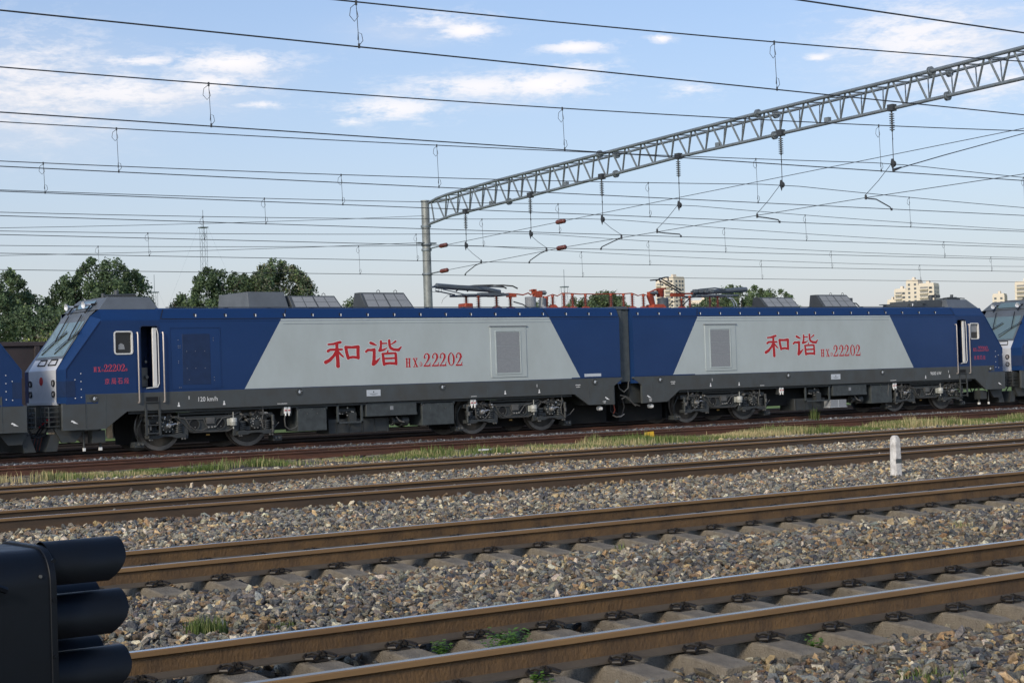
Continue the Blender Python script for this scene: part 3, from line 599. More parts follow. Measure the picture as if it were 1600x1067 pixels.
def build_section(name, xc, s, label, group, front='full', grille=(3.93, 5.26), detail=True):
    """one half of the twin locomotive; x = xc + s*u with u outwards to the cab"""
    X = lambda u: xc + s * u
    root = thing(name, (X(9.5), YC, 0), label, 'locomotive', group)
    NY = YC - 1.425; FY = YC + 1.425
    # cross-section of the long body, from u=.28 to 15.95
    sec = [(-1.425, 1.35), (-1.425, 3.40), (-1.412, 3.43), (-1.412, 3.452), (-1.400, 3.47), (-1.29, 3.72), (-1.22, 3.752), (1.22, 3.752), (1.29, 3.72), (1.400, 3.47), (1.412, 3.452), (1.412, 3.43), (1.425, 3.40), (1.425, 1.35)]
    mb = MB(); mb.prism([(YC + a, b) for a, b in sec], 'x', X(.28), X(15.90))
    body = mb.build('body', 'blue', root, smooth=25)
    # cab shell with real door and window openings
    da, db, wa, wb = 15.95 + .01, 16.44, 16.68, 17.17; dz0, dz1, wz0, wz1 = 1.67, 3.27, 2.56, 3.14
    cb = MB()
    for sy in (-1, 1):
        Y = YC + sy * 1.425
        def rc(u0, u1, z0, z1): cb.quad((X(u0), Y, z0), (X(u1), Y, z0), (X(u1), Y, z1), (X(u0), Y, z1))
        for (u0, u1, hole) in ((15.90, da, None), (da, db, (dz0, dz1)), (db, wa, None), (wa, wb, (wz0, wz1)), (wb, 17.55, None)):
            if hole: rc(u0, u1, 1.33, hole[0]); rc(u0, u1, hole[1], 3.42)
            else: rc(u0, u1, 1.33, 3.42)
        cb.quad((X(17.55), Y, 1.33), (X(18.50), Y, 1.33), (X(18.50), Y, 2.19), (X(17.55), Y, 3.42))
        # bevel between side and windscreen, and beside the nose
        F = YC + sy * .95
        cb.quad((X(18.50), Y, 1.33), (X(18.57), F, 1.33), (X(18.56), F, 2.19), (X(18.50), Y, 2.19))
        cb.quad((X(18.50), Y, 2.19), (X(18.56), F, 2.19), (X(17.62), F, 3.56), (X(17.50), YC + sy * 1.41, 3.46), (X(17.55), Y, 3.42))
        # sloping blue band above the side
        G1 = YC + sy * 1.30
        cb.quad((X(15.90), Y, 3.42), (X(17.55), Y, 3.42), (X(17.50), YC + sy * 1.41, 3.46), (X(15.90), YC + sy * 1.41, 3.46))
        cb.quad((X(15.90), YC + sy * 1.41, 3.46), (X(17.50), YC + sy * 1.41, 3.46), (X(17.62), F, 3.56), (X(17.50), YC + sy * 1.27, 3.72), (X(15.90), YC + sy * 1.27, 3.72))
    cb.quad((X(15.90), YC - 1.27, 3.72), (X(17.50), YC - 1.27, 3.72), (X(17.50), YC + 1.27, 3.72), (X(15.90), YC + 1.27, 3.72))
    cb.quad((X(15.90), NY, 1.33), (X(18.50), NY, 1.33), (X(18.57), YC - .95, 1.33), (X(18.57), YC + .95, 1.33), (X(18.50), FY, 1.33), (X(15.90), FY, 1.33))
    cb.build('cab_shell', 'blue', root, smooth=20)
    # silver edging along the windscreen bevel
    ed = MB(); ed.tube([(X(18.50), NY - .003, 2.0), (X(18.50), NY - .003, 2.19), (X(17.56), NY - .003, 3.40)], .018); ed.build('edge_trim', 'blue', root)
    # silver nose and upper front
    ns = MB(); ns.mi(0)
    ns.quad((X(18.58), YC - .955, 1.36), (X(18.58), YC + .955, 1.36), (X(18.57), YC + .955, 2.19), (X(18.57), YC - .955, 2.19))
    ns.quad((X(18.57), YC - .955, 2.19), (X(18.57), YC + .955, 2.19), (X(18.38), YC + .955, 2.48), (X(18.38), YC - .955, 2.48))
    ns.box((X(18.52), YC - .955, 1.30), (X(18.64), YC + .955, 1.37))
    ns.build('nose_panel', 'silver', root, smooth=15)
    wsf = MB(); wsf.quad((X(18.385), YC - .96, 2.48), (X(18.385), YC + .96, 2.48), (X(17.63), YC + .96, 3.57), (X(17.63), YC - .96, 3.57))
    wsf.quad((X(17.63), YC - .96, 3.57), (X(17.63), YC + .96, 3.57), (X(17.45), YC + 1.0, 3.74), (X(17.45), YC - 1.0, 3.74))
    wf = wsf.build('windscreen_frame', 'roofgrey', root)
    def P(t, yy, off): # point on the windscreen plane
        return (X(18.385 - .755 * t + off * .82), yy, 2.48 + 1.09 * t + off * .57)
    gl = MB(); gl.quad(P(.06, YC - .90, .008), P(.06, YC + .90, .008), P(.88, YC + .86, .008), P(.88, YC - .86, .008)); gl.build('windscreen', 'glass', root)
    for y0 in (-.50, .38):
        w = MB(); w.tube([P(1.02, YC + y0, .05), P(.55, YC + y0 - .12, .05), P(.42, YC + y0 - .16, .04)], .016); w.tube([P(.62, YC + y0 - .55, .02), P(.42, YC + y0 - .16, .03), P(.12, YC + y0 + .30, .02)], .012); w.tube([P(.66, YC + y0 - .5, .03), P(.44, YC + y0 - .1, .04), P(.2, YC + y0 + .36, .03)], .008)
        w.build('wiper', 'rubber', root)
    st = MB()
    for y0 in (-.62, .30):
        y0 *= .8; q = [(X(18.50), YC + y0 - .26, 2.33), (X(18.50), YC + y0 + .26, 2.33), (X(18.41), YC + y0 + .21, 2.47), (X(18.41), YC + y0 - .21, 2.47), (X(18.50), YC + y0 - .26, 2.33)]; st.tube(q, .016, seg=5)
    st.build('nose_step', 'rubber', root)
    for sy in (-1, 1):
        hl = MB()
        for z_, r_ in ((1.86, .085), (1.58, .085)):
            hl.mi(0).lathe((X(18.565), YC + sy * .80, z_), (s, 0, 0), [(0, r_), (.05, r_), (.05, r_ - .02), (.03, r_ - .025)], seg=18, caps=False); hl.mi(1).cyl((X(18.58), YC + sy * .80, z_), (X(18.60), YC + sy * .80, z_), r_ - .022, seg=18)
        hl.build('headlight', ['rubber', 'lamp'], root)
    em = MB(); em.lathe((X(18.577), YC + .05, 1.92), (s, 0, 0), [(0, .11), (.012, .11), (.012, .001)], seg=24, caps=False); em.build('round_emblem', 'red', root)
    # dark panel and bolts beside the nose
    pn = MB(); pn.box((X(18.26), NY - .008, 1.50), (X(18.502), NY, 1.90)); pn.quad((X(18.505), NY - .008, 1.50), (X(18.575), YC - 1.0, 1.50), (X(18.575), YC - 1.0, 1.90), (X(18.505), NY - .008, 1.90)); pn.build('side_panel', 'blue_dark', root)
    pn = MB(); bolts(pn, [(X(18.10), z) for z in (1.48, 1.68, 1.88, 2.08)] + [(X(18.26), 1.93), (X(18.26), 1.46)], NY, .013); pn.build('panel_bolts', 'ltr', root)
    lp = MB(); lp.box((X(18.52), NY - .01, 1.31), (X(17.66), NY, 1.345)); lp.build('lower_lip', 'blue', root)
    # grey hood over the cab
    hd = MB(); a0, a1, a2, a3 = 15.80, 15.95, 17.30, 17.62
    bot = [(X(a0), YC - 1.22, 3.723), (X(a3), YC - 1.17, 3.60), (X(a3), YC + 1.17, 3.60), (X(a0), YC + 1.22, 3.723)]
    bot = [(X(a0), YC - 1.20, 3.725), (X(17.48), YC - 1.20, 3.725), (X(17.48), YC + 1.20, 3.725), (X(a0), YC + 1.20, 3.725)]
    top = [(X(a1), YC - .95, 4.06), (X(17.12), YC - .95, 4.06), (X(17.12), YC + .95, 4.06), (X(a1), YC + .95, 4.06)]
    hd.loft([bot, top]); hood = hd.build('roof_hood', 'roofgrey', root, smooth=20, bevel=.01)
    hw = MB(); hw.quad((X(17.44), YC - .55, 3.80), (X(17.44), YC + .55, 3.80), (X(17.21), YC + .45, 4.00), (X(17.21), YC - .45, 4.00)); hw.build('destination_glass', 'glass', hood)
    tp = MB(); tp.box((X(16.25), YC - .75, 4.06), (X(17.02), YC - .4, 4.13)); tp.box((X(16.35), YC - .3, 4.06), (X(16.95), YC + .5, 4.10)); tp.tube([(X(17.15), YC - .85, 4.10), (X(16.3), YC - .85, 4.14), (X(16.2), YC - .6, 4.12)], .02); tp.cyl((X(16.72), YC - .6, 4.13), (X(16.72), YC - .6, 4.26), .06, seg=10); tp.cyl((X(17.05), YC - .5, 4.06), (X(17.05), YC - .5, 4.18), .05, seg=10)
    tp.build('roof_antenna', 'roofdark', hood)
    for sy in (-.62, .55):
        hn = MB(); b0 = Vector((X(17.45), YC + sy, 3.88)); hn.mi(1).lathe(b0, (s * .95, -.12, -.05), [(0, .025), (.10, .03), (.17, .05), (.22, .095), (.21, .08), (.1, .02)], seg=14, caps=False); hn.mi(0).cyl(b0, b0 - Vector((s * .2, 0, -.02)), .03, seg=8); hn.tube([b0, (X(17.62), YC + sy, 3.66)], .02)
        hn.build('horn', ['rubber', 'silver'], root)
    # dark roof seams and lifting hooks
    sm = MB()
    
    for u in (3.05, 12.2, 15.86): sm.add([(X(u) - .012, NY + .018, 3.47), (X(u) + .012, NY + .018, 3.47), (X(u) + .012 - .12 * s * (1 if u > 10 else -1), NY + .128, 3.72), (X(u) - .012 - .12 * s * (1 if u > 10 else -1), NY + .128, 3.72)], [(0, 1, 2, 3)])
    sm.box((X(.3), NY + .004, 3.455), (X(15.86), NY + .014, 3.468)); sm.build('roof_seam', 'rubber', root)
    hk = MB(); k = 0
    u = .55
    while u < 15.7: hk.box((X(u) - .017, NY + .045, 3.515), (X(u) + .017, NY + .075, 3.585)); u += .893
    hk.build('lifting_hooks', 'ltr', root)
    hd2 = MB(); u = .55
    while u < 15.7: hd2.box((X(u) - .05, NY + .040, 3.50), (X(u) - .0225, NY + .085, 3.60)); u += .893
    hd2.build('hook_pockets', 'rubber', root)
    gr = MB(); gr.box((X(.3), NY - .006, 3.395), (X(15.9), NY + .004, 3.405)); gr.box((X(3.0), NY - .007, 3.30), (X(12.25), NY - .0045, 3.306)); gr.build('cornice_line', 'blue', root)
    # pale grey slanted field painted on the side, slightly proud
    wp = MB(); wp.prism([(X(1.90), 1.56), (X(13.47), 1.56), (X(12.32), 3.405), (X(3.03), 3.405)], 'y', NY - .004, NY + .01)
    wp.quad((X(3.03), NY - .004, 3.405), (X(12.32), NY - .004, 3.405), (X(12.30), NY + .012, 3.447), (X(3.05), NY + .012, 3.447)); wp.build('side_field', 'white', root, smooth=10)
    # ventilation door with louvres
    g0, g1 = grille; vd = MB(); y0 = NY - .004
    vd.mi(0).box((X(g0), y0 - .018, 1.66), (X(g1), y0 + .003, 3.18)); vdo = vd.build('vent_door', 'white', root, bevel=.006)
    v2 = MB(); cx = (g0 + g1) / 2 - .02 * s
    for i in range(3): z0 = 1.80 + i * .405; v2.box((X(cx - .42), y0 - .024, z0), (X(cx + .42), y0 - .0185, z0 + .395))
    v2.build('vent_mesh', 'whitemesh', vdo)
    v3 = MB(); v3.box((X(g0 - .04), y0 - .045, 3.185), (X(g1 + .04), y0 + .003, 3.205)); v3.build('rain_strip', 'whitemesh', vdo)
    v4 = MB(); ring_frame(v4, min(X(cx - .47), X(cx + .47)), 1.75, max(X(cx - .47), X(cx + .47)), 3.06, .02, .03, y0 - .032, y0 - .0182); v4.build('mesh_frame', 'white', vdo)
    # door opening
    xs0, xs1 = sorted((X(da), X(db)))
    rec = MB(); rec.quad((xs0, NY, dz0), (xs0, NY + .7, dz0), (xs0, NY + .7, dz1), (xs0, NY, dz1)); rec.quad((xs1, NY, dz0), (xs1, NY + .7, dz0), (xs1, NY + .7, dz1), (xs1, NY, dz1)); rec.quad((xs0, NY, dz0), (xs1, NY, dz0), (xs1, NY + .7, dz0), (xs0, NY + .7, dz0)); rec.quad((xs0, NY, dz1), (xs1, NY, dz1), (xs1, NY + .7, dz1), (xs0, NY + .7, dz1)); rec.quad((xs0, NY + .7, dz0), (xs1, NY + .7, dz0), (xs1, NY + .7, dz1), (xs0, NY + .7, dz1))
    dr = rec.build('doorway', 'blue_dark', root, smooth=0)
    lf = MB(); lf.box((xs1 - .14, NY + .03, dz0 + .02), (xs1 - .02, NY + .09, dz1 - .03)); lf.build('door_leaf', 'frame_white', dr, bevel=.015)
    fr = MB(); ring_frame(fr, xs0 - .03, dz0 - .03, xs1 + .03, dz1 + .03, .09, .028, NY - .012, NY + .02); fr.build('door_frame', 'blue_dark', dr)
    lb = MB(); lb.tube([(xs1 - .04, NY - .018, dz1 - .05), (xs1 + .0, NY - .018, dz1 - .2), (xs1 + .0, NY - .018, dz0 + .1), (xs1 - .05, NY - .018, dz0 + .01), (xs0 + .12, NY - .018, dz0 - .01)], .013); lb.build('door_seal', 'frame_white', dr)
    lk = MB(); lk.cyl((xs0 + .22, NY + .25, 2.35), (xs0 + .22, NY + .2, 2.35), .035); lk.cyl((xs0 + .24, NY + .25, 1.95), (xs0 + .24, NY + .2, 1.95), .045); lk.box((xs0 + .1, NY + .3, 1.7), (xs0 + .3, NY + .35, 2.2)); lk.build('door_lock', 'pipe', dr)
    # cab window
    x0, x1 = sorted((X(wa), X(wb)))
    wc = MB(); wc.quad((x0, NY + .05, wz0), (x1, NY + .05, wz0), (x1, NY + .05, wz1), (x0, NY + .05, wz1)); win = wc.build('cab_window', 'glassdark', root)
    fr = MB(); ring_frame(fr, x0 - .015, wz0 - .015, x1 + .015, wz1 + .015, .08, .035, NY - .02, NY + .05); fr.build('window_frame', 'frame_white', win)
    if s < 0: bl = MB(); bl.prism([(x0 + .12, 2.68), (x0 + .30, 2.68), (x0 + .28, 2.80), (x0 + .20, 2.84), (x0 + .13, 2.80)], 'y', NY + .045, NY + .049); bl.build('seat_back', 'whitemesh', win)
    else: bl = MB(); bl.box((x0 + .03, NY + .04, 2.82), (x1 - .05, NY + .049, 3.11)); bl.build('blind', 'whitemesh', win)
    # handrails
    for u in (15.84, 16.55):
        hr = MB(); hr.tube([(X(u), NY, 3.10), (X(u), NY - .06, 3.11), (X(u), NY - .075, 3.05), (X(u), NY - .075, 1.34), (X(u), NY - .06, 1.29), (X(u), NY, 1.29)], .019, seg=8); hr.build('handrail', 'hand', root)
    # charcoal sill
    def sill(pts, y0, y1, nm='sill', m_='sill', bv=.008):
        a = MB(); a.prism([(X(p[0]), p[1]) for p in pts], 'y', y0, y1); return a.build(nm, m_, root, bevel=bv, smooth=20)
    SP = [(.22, 1.548), (.22, 1.50), (.57, 1.28), (.57, .70), (1.62, .72), (2.16, 1.07), (16.87, 1.07), (17.46, .655), (17.98, .655), (17.98, 1.548)]
    sill(SP, NY - .006, NY + .08)
    sill([(17.99, .655), (18.62, .655), (18.62, 1.325), (17.99, 1.325)], NY - .004, NY + .08)
    a = MB(); a.prism([(2 * YC - NY - .08, 0)] if False else [(X(p[0]), p[1]) for p in SP], 'y', FY - .08, FY + .006); a.build('sill', 'sill', root)
    a = MB(); a.box((X(.9), NY + .085, 1.08), (X(17.4), FY - .085, 1.34)); a.build('underframe', 'frame', root)
    ln = MB()
    for u in (5.45, 13.5): ln.box((X(u) - .006, NY - .0095, 1.075), (X(u) + .006, NY - .005, 1.545))
    ln.box((X(17.45) - .008, NY - .012, .66), (X(17.45) + .008, NY - .005, 1.545)); ln.box((X(17.98) - .008, NY - .012, .66), (X(17.98) + .008, NY - .005, 1.56)); ln.box((X(.57), NY - .011, 1.29), (X(1.02), NY - .005, 1.305)); ln.box((X(1.02) - .006, NY - .011, .72), (X(1.02) + .006, NY - .005, 1.54)); ln.box((X(1.58) - .006, NY - .011, .74), (X(1.58) + .006, NY - .005, 1.54))
    ln.box((X(17.46), NY - .012, .652), (X(18.62), NY - .002, .668)); ln.build('sill_seams', 'whitemesh' if False else 'gang', root)
    for u in (1.34, 7.06 if s < 0 else 7.10, 11.80, 17.76):
        e_ = MB(); c = X(u); e_.mi(0).lathe((c, NY - .006, 1.43), (0, -1, 0), [(0, .105), (.014, .10), (.014, .075), (.004, .07)], seg=20, caps=False); e_.mi(1).prism([(c - .035, 1.43), (c - .01, 1.39), (c + .03, 1.41), (c + .02, 1.47), (c, 1.48)], 'y', NY - .006, NY - .02); e_.box((c + .05, NY - .02, 1.45), (c + .10, NY - .006, 1.463)); e_.mi(0).box((c - .13, NY - .018, 1.445), (c - .05, NY - .006, 1.46)); e_.build('jacking_cover', ['frame', 'plate'], root)
    for u in (3.52, 4.80, 14.10, 15.42):
        j = MB(); c = X(u); j.prism([(c - .035, 1.15), (c + .035, 1.15), (c + .03, 1.19), (c + .012, 1.20), (c + .02, 1.24), (c, 1.27), (c - .02, 1.24), (c - .012, 1.20), (c - .03, 1.19)], 'y', NY - .008, NY - .0062); j.build('jacking_mark', 'ltr', root)
    mk = MB(); mk.box((X(15.37 if s > 0 else 15.12) - .008, NY - .008, 1.33), (X(15.37 if s > 0 else 15.12) + .008, NY - .0062, 1.42)); mk.box((X(3.6) - .008, NY - .008, 1.33), (X(3.6) + .008, NY - .0062, 1.42)); mk.build('level_mark', 'ltr', root)
    pl = MB(); c = X(9.41); pl.box((c - .23, NY - .012, 1.24), (c + .23, NY - .0065, 1.42)); plo = pl.build('maker_plate', 'plate', root)
    pd = MB(); pd.cyl((c, NY - .0125, 1.36), (c, NY - .014, 1.36), .022, seg=10); pd.box((c - .13, NY - .014, 1.30), (c + .13, NY - .0125, 1.312)); pd.box((c - .07, NY - .014, 1.275), (c + .07, NY - .0125, 1.283)); pd.build('plate_marks', 'gang', plo)
    ar = MB(); c = X(.86); ar.prism([(c - .10, .93), (c - .03, .90), (c - .04, .88), (c + .10, .855), (c + .02, .905), (c - .01, .93), (c - .07, .955)], 'y', NY - .008, NY - .0062); c = X(18.30); ar.prism([(c - .10, .87), (c - .03, .85), (c - .04, .83), (c + .10, .805), (c + .02, .855), (c - .01, .88), (c - .07, .905)], 'y', NY - .008, NY - .0042); ar.build('towing_mark', 'ltr', root)
    # little printed inscription blocks too small to read in the photo
    ib = MB(); rr = random.Random(3)
    def tiny(c, z, n, w=.028, h=.03):
        for i in range(n): ib.box((c + i * (w + .012), NY - .0078, z), (c + i * (w + .012) + w, NY - .0064, z + h * rr.uniform(.7, 1)))
    tiny(X(1.95) - .16, 1.34, 5); tiny(X(1.95) - .14, 1.28, 4); tiny(X(.95) - .1, .80, 4, .02); tiny(X(.95) - .08, .76, 3, .02)
    for u in (5.9, 12.35): tiny(X(u) - .14, 1.115, 6 if u < 6 else 9, .022, .022)
    ib.build('small_print', 'whitemesh' if False else 'ltr', root)
    # underframe equipment
    def bx(nm, u0, u1, z0, z1, m_='box', dy=.02, bv=.012, depth=.7):
        a = MB(); a.box((X(u0), NY + dy, z0), (X(u1), NY + dy + depth, z1)); return a.build(nm, m_, root, bevel=bv)
    for q0, q1 in ((6.60, 7.72), (10.90, 11.82)) if s < 0 else ((11.30, 12.38),):
        b = bx('equipment_box', q0, q1, .34, .98, dy=.10); bb = MB(); bolts(bb, [(X(q0 + .06), .93), (X(q1 - .06), .93), (X((q0 + q1) / 2), .94), (X(q0 + .3), .82), (X(q1 - .3), .82)], NY + .10, .016); bb.build('box_latches', 'pipe', b)
        hg = MB(); 
        for q in (q0, q1): hg.prism([(X(q) - .05, 1.07), (X(q) + .05, 1.07), (X(q) + .02, .93), (X(q) - .02, .93)], 'y', NY + .1, NY + .2)
        hg.build('box_hanger', 'box', b)
    t0, t1 = (7.93, 9.63) if s < 0 else (9.31, 11.02)
    b = bx('transformer_case', t0, t1, .70, 1.05, dy=.06); bb = MB(); bb.box((X(t0 - .01), NY + .045, .665), (X(t1 + .01), NY + .3, .74)); bb.build('case_flange', 'box', b, bevel=.006)
    bb = MB(); c = X((t0 + t1) / 2)
    bb.box((c - .055, NY + .052, .83), (c + .055, NY + .0595, .94)); bb.build('case_label', 'whitemesh', b)
    b = bx('transformer_tank', 8.7 if s < 0 else 7.7, 10.7 if s < 0 else 9.2, .22, .62, 'frame', .35); bb = MB()
    for i in range(5): uu = (8.75 if s < 0 else 7.75) + i * .42; bb.box((X(uu), NY + .33, .2), (X(uu + .02), NY + .35, .6))
    bb.build('tank_ribs', 'frame', b)
    cf0, cf1 = (9.73, 10.57) if s < 0 else (7.97, 9.20)
    cf = MB()
    for z_ in (.50, 1.02): cf.box((X(cf0), NY + .08, z_), (X(cf1), NY + .13, z_ + .05))
    for q in (cf0, cf1 - .06): cf.box((X(q), NY + .08, .5), (X(q + .06), NY + .13, 1.05))
    cfo = cf.build('pump_cage', 'box', root, bevel=.005)
    c2 = MB(); cm = X((cf0 + cf1) / 2); c2.cyl((cm - .25, NY + .4, .86), (cm + .3, NY + .4, .86), .12, seg=14); c2.box((cm + .05, NY + .2, .54), (cm + .28, NY + .4, .80)); c2.mi(1)
    rr = random.Random(9)
    for i in range(14): a, b_ = rr.uniform(-.35, .35), rr.uniform(.72, .95); c2.cyl((cm + a, NY + .27, b_), (cm + a, NY + .22, b_), rr.uniform(.012, .028), seg=6)
    c2.build('oil_pump', ['frame', 'steel'], cfo)
    pm = MB(); cp = X(8.35) if s < 0 else X(10.75); pm.mi(0).lathe((cp - .28, NY + .35, .50), (1, 0, 0), [(0, .13), (.06, .13), (.06, .08), (.3, .09), (.3, .15), (.52, .15), (.56, .10)], seg=18); pm.mi(1)
    for i in range(9): a = 2 * PI * i / 9; pm.cyl((cp - .29, NY + .35 - .10 * math.cos(a), .50 + .10 * math.sin(a)), (cp - .26, NY + .35 - .10 * math.cos(a), .50 + .10 * math.sin(a)), .018, seg=6)
    pm.mi(1).tube([(cp - .2, NY + .2, .62), (cp - .1, NY + .17, .5), (cp + .05, NY + .17, .46)], .02); pm.build('blower_motor', ['frame', 'steel'], root)
    if s > 0:
        b = bx('battery_crate', 9.16, 9.96, .28, .53, 'whitemesh', .05, .006, .4); bb = MB(); bb.box((X(9.555), NY + .044, .28), (X(9.565), NY + .05, .53)); bb.box((X(9.1), NY + .03, .265), (X(9.98), NY + .45, .28)); bb.build('crate_tray', 'plate', b)
    for u in ((12.16, 5.93) if s < 0 else (6.82, 12.50)):
        gq = MB(); c = X(u); gq.mi(0).box((c - .14, NY + .08, .80), (c + .14, NY + .2, 1.06)); gq.mi(1)
        for d_ in ((-.055, .055) if abs(u - 6) < 1 or s > 0 or u > 12 else (0,)):
            gq.mi(1).box((c + d_ - .038, NY + .055, .85), (c + d_ + .038, NY + .08, 1.03)); gq.mi(2).box((c + d_ - .03, NY + .050, .92), (c + d_ + .03, NY + .055, .95)); gq.mi(1).cyl((c + d_, NY + .06, .79), (c + d_, NY + .06, .86), .02, seg=8)
        gq.build('pressure_cocks', ['frame', 'ltr', 'red'], root)
    for u in (12.2, 5.8, 12.9, 2.6):
        c = X(u); hz = MB(); hz.tube([(c, NY + .1, 1.07), (c + .02, NY + .09, .9), (c - .03, NY + .1, .7), (c + .0, NY + .12, .5), (c + .14, NY + .14, .40)], .018); hz.tube([(c + .14, NY + .14, .40), (c + .34, NY + .14, .46), (c + .5, NY + .12, .62)], .012); hz.build('hose', 'pipe', root)
    ctr = MB(); ctr.box((X(6.2), YC - .75, .40), (X(12.4), YC + .75, 1.08)); ctr.build('underfloor_core', 'dark', root)
    lt = MB(); lt.box((X(2.2), NY + .09, 1.0), (X(16.8), NY + .12, 1.07)); lt.build('cable_duct', 'frame', root)
    # ladder below the door
    u0, u1 = 15.98, 16.36; ld = MB()
    for u in (u0, u1): ld.box((X(u) - .03, NY - .05, .42), (X(u) + .03, NY - .015, 1.12)); ld.box((X(u) - .02, NY - .02, 1.12), (X(u) + .02, NY - .0065, 1.43))
    for z_ in (.46, .68, .92, 1.28): ld.box((X(u0), NY - .045, z_), (X(u1), NY + .12, z_ + .03))
    ld.build('cab_ladder', 'frame', root, bevel=.004)
    nr = MB(); nr.box((X(u0) + (.02 * s), NY - .0085, 1.305), (X(u1), NY - .0065, 1.43)); nr.build('step_recess_shade', 'dark', root)  # flat black plate painted in for the shaded recess behind the steps
    # coupler, buffer beam, plough and brake hoses at the cab end
    cp_ = MB(); cp_.box((X(17.6), YC - 1.1, .70), (X(18.60), YC + 1.1, 1.30)); bb = cp_.build('buffer_beam', 'frame', root)
    ck = MB(); ck.box((X(18.5), YC - .13, .76), (X(18.85), YC + .13, 1.0)); ck.box((X(18.82), YC - .2, .72), (X(19.06), YC + .16, 1.04)); ck.cyl((X(18.98), YC - .22, .70), (X(18.98), YC - .22, 1.08), .06, seg=10); ck.build('coupler', 'wheel', bb, bevel=.02)
    sf = MB()
    for i in range(5): z_ = .76 + i * .12; sf.tube([(X(18.62), YC - 1.25, z_), (X(18.9), YC - 1.25, z_), (X(18.9), YC - .7, z_)], .016)
    for yy in (-1.25, -.98, -.7): sf.tube([(X(18.9), YC + yy, .74), (X(18.9), YC + yy, 1.26)], .018)
    sf.build('shunter_step', 'frame', bb)
    pg = MB(); pg.prism([(X(17.9), .70), (X(18.75), .70), (X(18.55), .34), (X(18.2), .34)], 'y', YC - 1.2, YC - 1.1); pg.prism([(X(18.55), .55), (X(18.8), .55), (X(18.95), .13), (X(18.65), .13)], 'y', YC - 1.1, YC + 1.1);  pg.build('track_plough', 'frame', bb)
    ps = MB()
    for i in range(4): yy = YC - .75 + i * .22; ps.add([(X(18.975), yy, .16), (X(18.975), yy + .07, .16), (X(18.82), yy + .25, .5), (X(18.82), yy + .18, .5)], [(0, 1, 2, 3)])
    ps.build('plough_stripes', 'orange', bb)
    bh = MB()
    for i, yy in enumerate((-.95, -.6, -.4, .4, .6)):
        bh.tube([(X(18.6), YC + yy, .92 - .03 * i), (X(18.72), YC + yy, .9), (X(18.82), YC + yy, .7), (X(18.95), YC + yy + .03, .52), (X(19.1), YC + yy, .48)], .024)
    bh.build('brake_hose', 'rubber', bb)
    rc_ = MB(); rc_.cyl((X(18.63), YC - .6, .92), (X(18.72), YC - .6, .92), .03); rc_.cyl((X(18.63), YC - .4, .86), (X(18.74), YC - .4, .86), .03); rc_.tube([(X(18.7), YC - .62, .88), (X(18.86), YC - .62, .80), (X(18.92), YC - .6, .74)], .016); rc_.build('hose_cocks', 'red', bb)
    ll = MB(); ll.box((X(17.92), NY + .25, .10), (X(17.98), NY + .3, .18)); ll.box((X(17.44), NY + .32, .10), (X(17.52), NY + .38, .18)); ll.build('receiver_coil', 'ltr', bb); ll = MB(); ll.cyl((X(17.95), NY + .28, .70), (X(17.95), NY + .28, .18), .025); ll.cyl((X(17.48), NY + .35, .75), (X(17.48), NY + .35, .18), .035); ll.box((X(17.75), NY + .2, .3), (X(17.4), NY + .5, .62)); ll.build('coil_bracket', 'frame', bb)
    # inner end: jumper boxes and white end cocks
    iw2 = MB(); iw2.box((X(.25), YC - .6, .14), (X(2.1), YC + .6, .80)); iw2.build('underfloor_dark_fill', 'dark', root)  # added black box that darkens the gap below the inner end
    iw = MB(); iw.box((X(.3), NY + .3, .72), (X(1.6), FY - .3, 1.34)); iw.build('end_beam', 'frame', root)
    ic = MB(); ic.lathe((X(1.05), NY + .25, .60), (0, -1, 0), [(0, .07), (.12, .07), (.13, .055), (.18, .05), (.18, .02)], seg=14); ic.build('end_cock', 'ltr', root)
    # roof: boxes
    cl_ = MB()
    for q in range(9): uu = 3.4 + q * 1.3; cl_.box((X(uu) - .05, YC - 1.15, 3.753), (X(uu) + .05, YC - 1.05, 3.79))
    cl_.tube([(X(3.1), YC - 1.18, 3.775), (X(15.6), YC - 1.18, 3.775)], .012); cl_.build('roof_clamps', 'roofdark', root)
    if s < 0:
        h1 = MB(); c0, c1 = X(13.02), X(11.80)
        h1.loft([[(X(13.02), YC - .95, 3.753), (X(11.78), YC - .95, 3.753), (X(11.78), YC + .95, 3.753), (X(13.02), YC + .95, 3.753)], [(X(13.02), YC - .85, 4.22), (X(11.88), YC - .85, 4.22), (X(11.88), YC + .85, 4.22), (X(13.02), YC + .85, 4.22)]]); h1.build('roof_cover', 'roofgrey', root, bevel=.01)
        sp_ = [(23.57, 25.18, 4.12, -.05, .17), (25.94, 27.60, 4.22, -.09, .25)]
    else:
        sp_ = [(41.90, 43.50, 4.12, -.20, .26), (44.68, 46.40, 4.22, -.20, .39)]
        ex = MB(); ex.box((X(11.1), YC - .5, 3.753), (X(11.42), YC + .5, 4.13)); ex.tube([(X(11.4), YC - .5, 3.95), (X(11.6), YC - .5, 3.93), (X(11.75), YC - .5, 3.82)], .025); ex.build('roof_cover', 'roofdark', root)
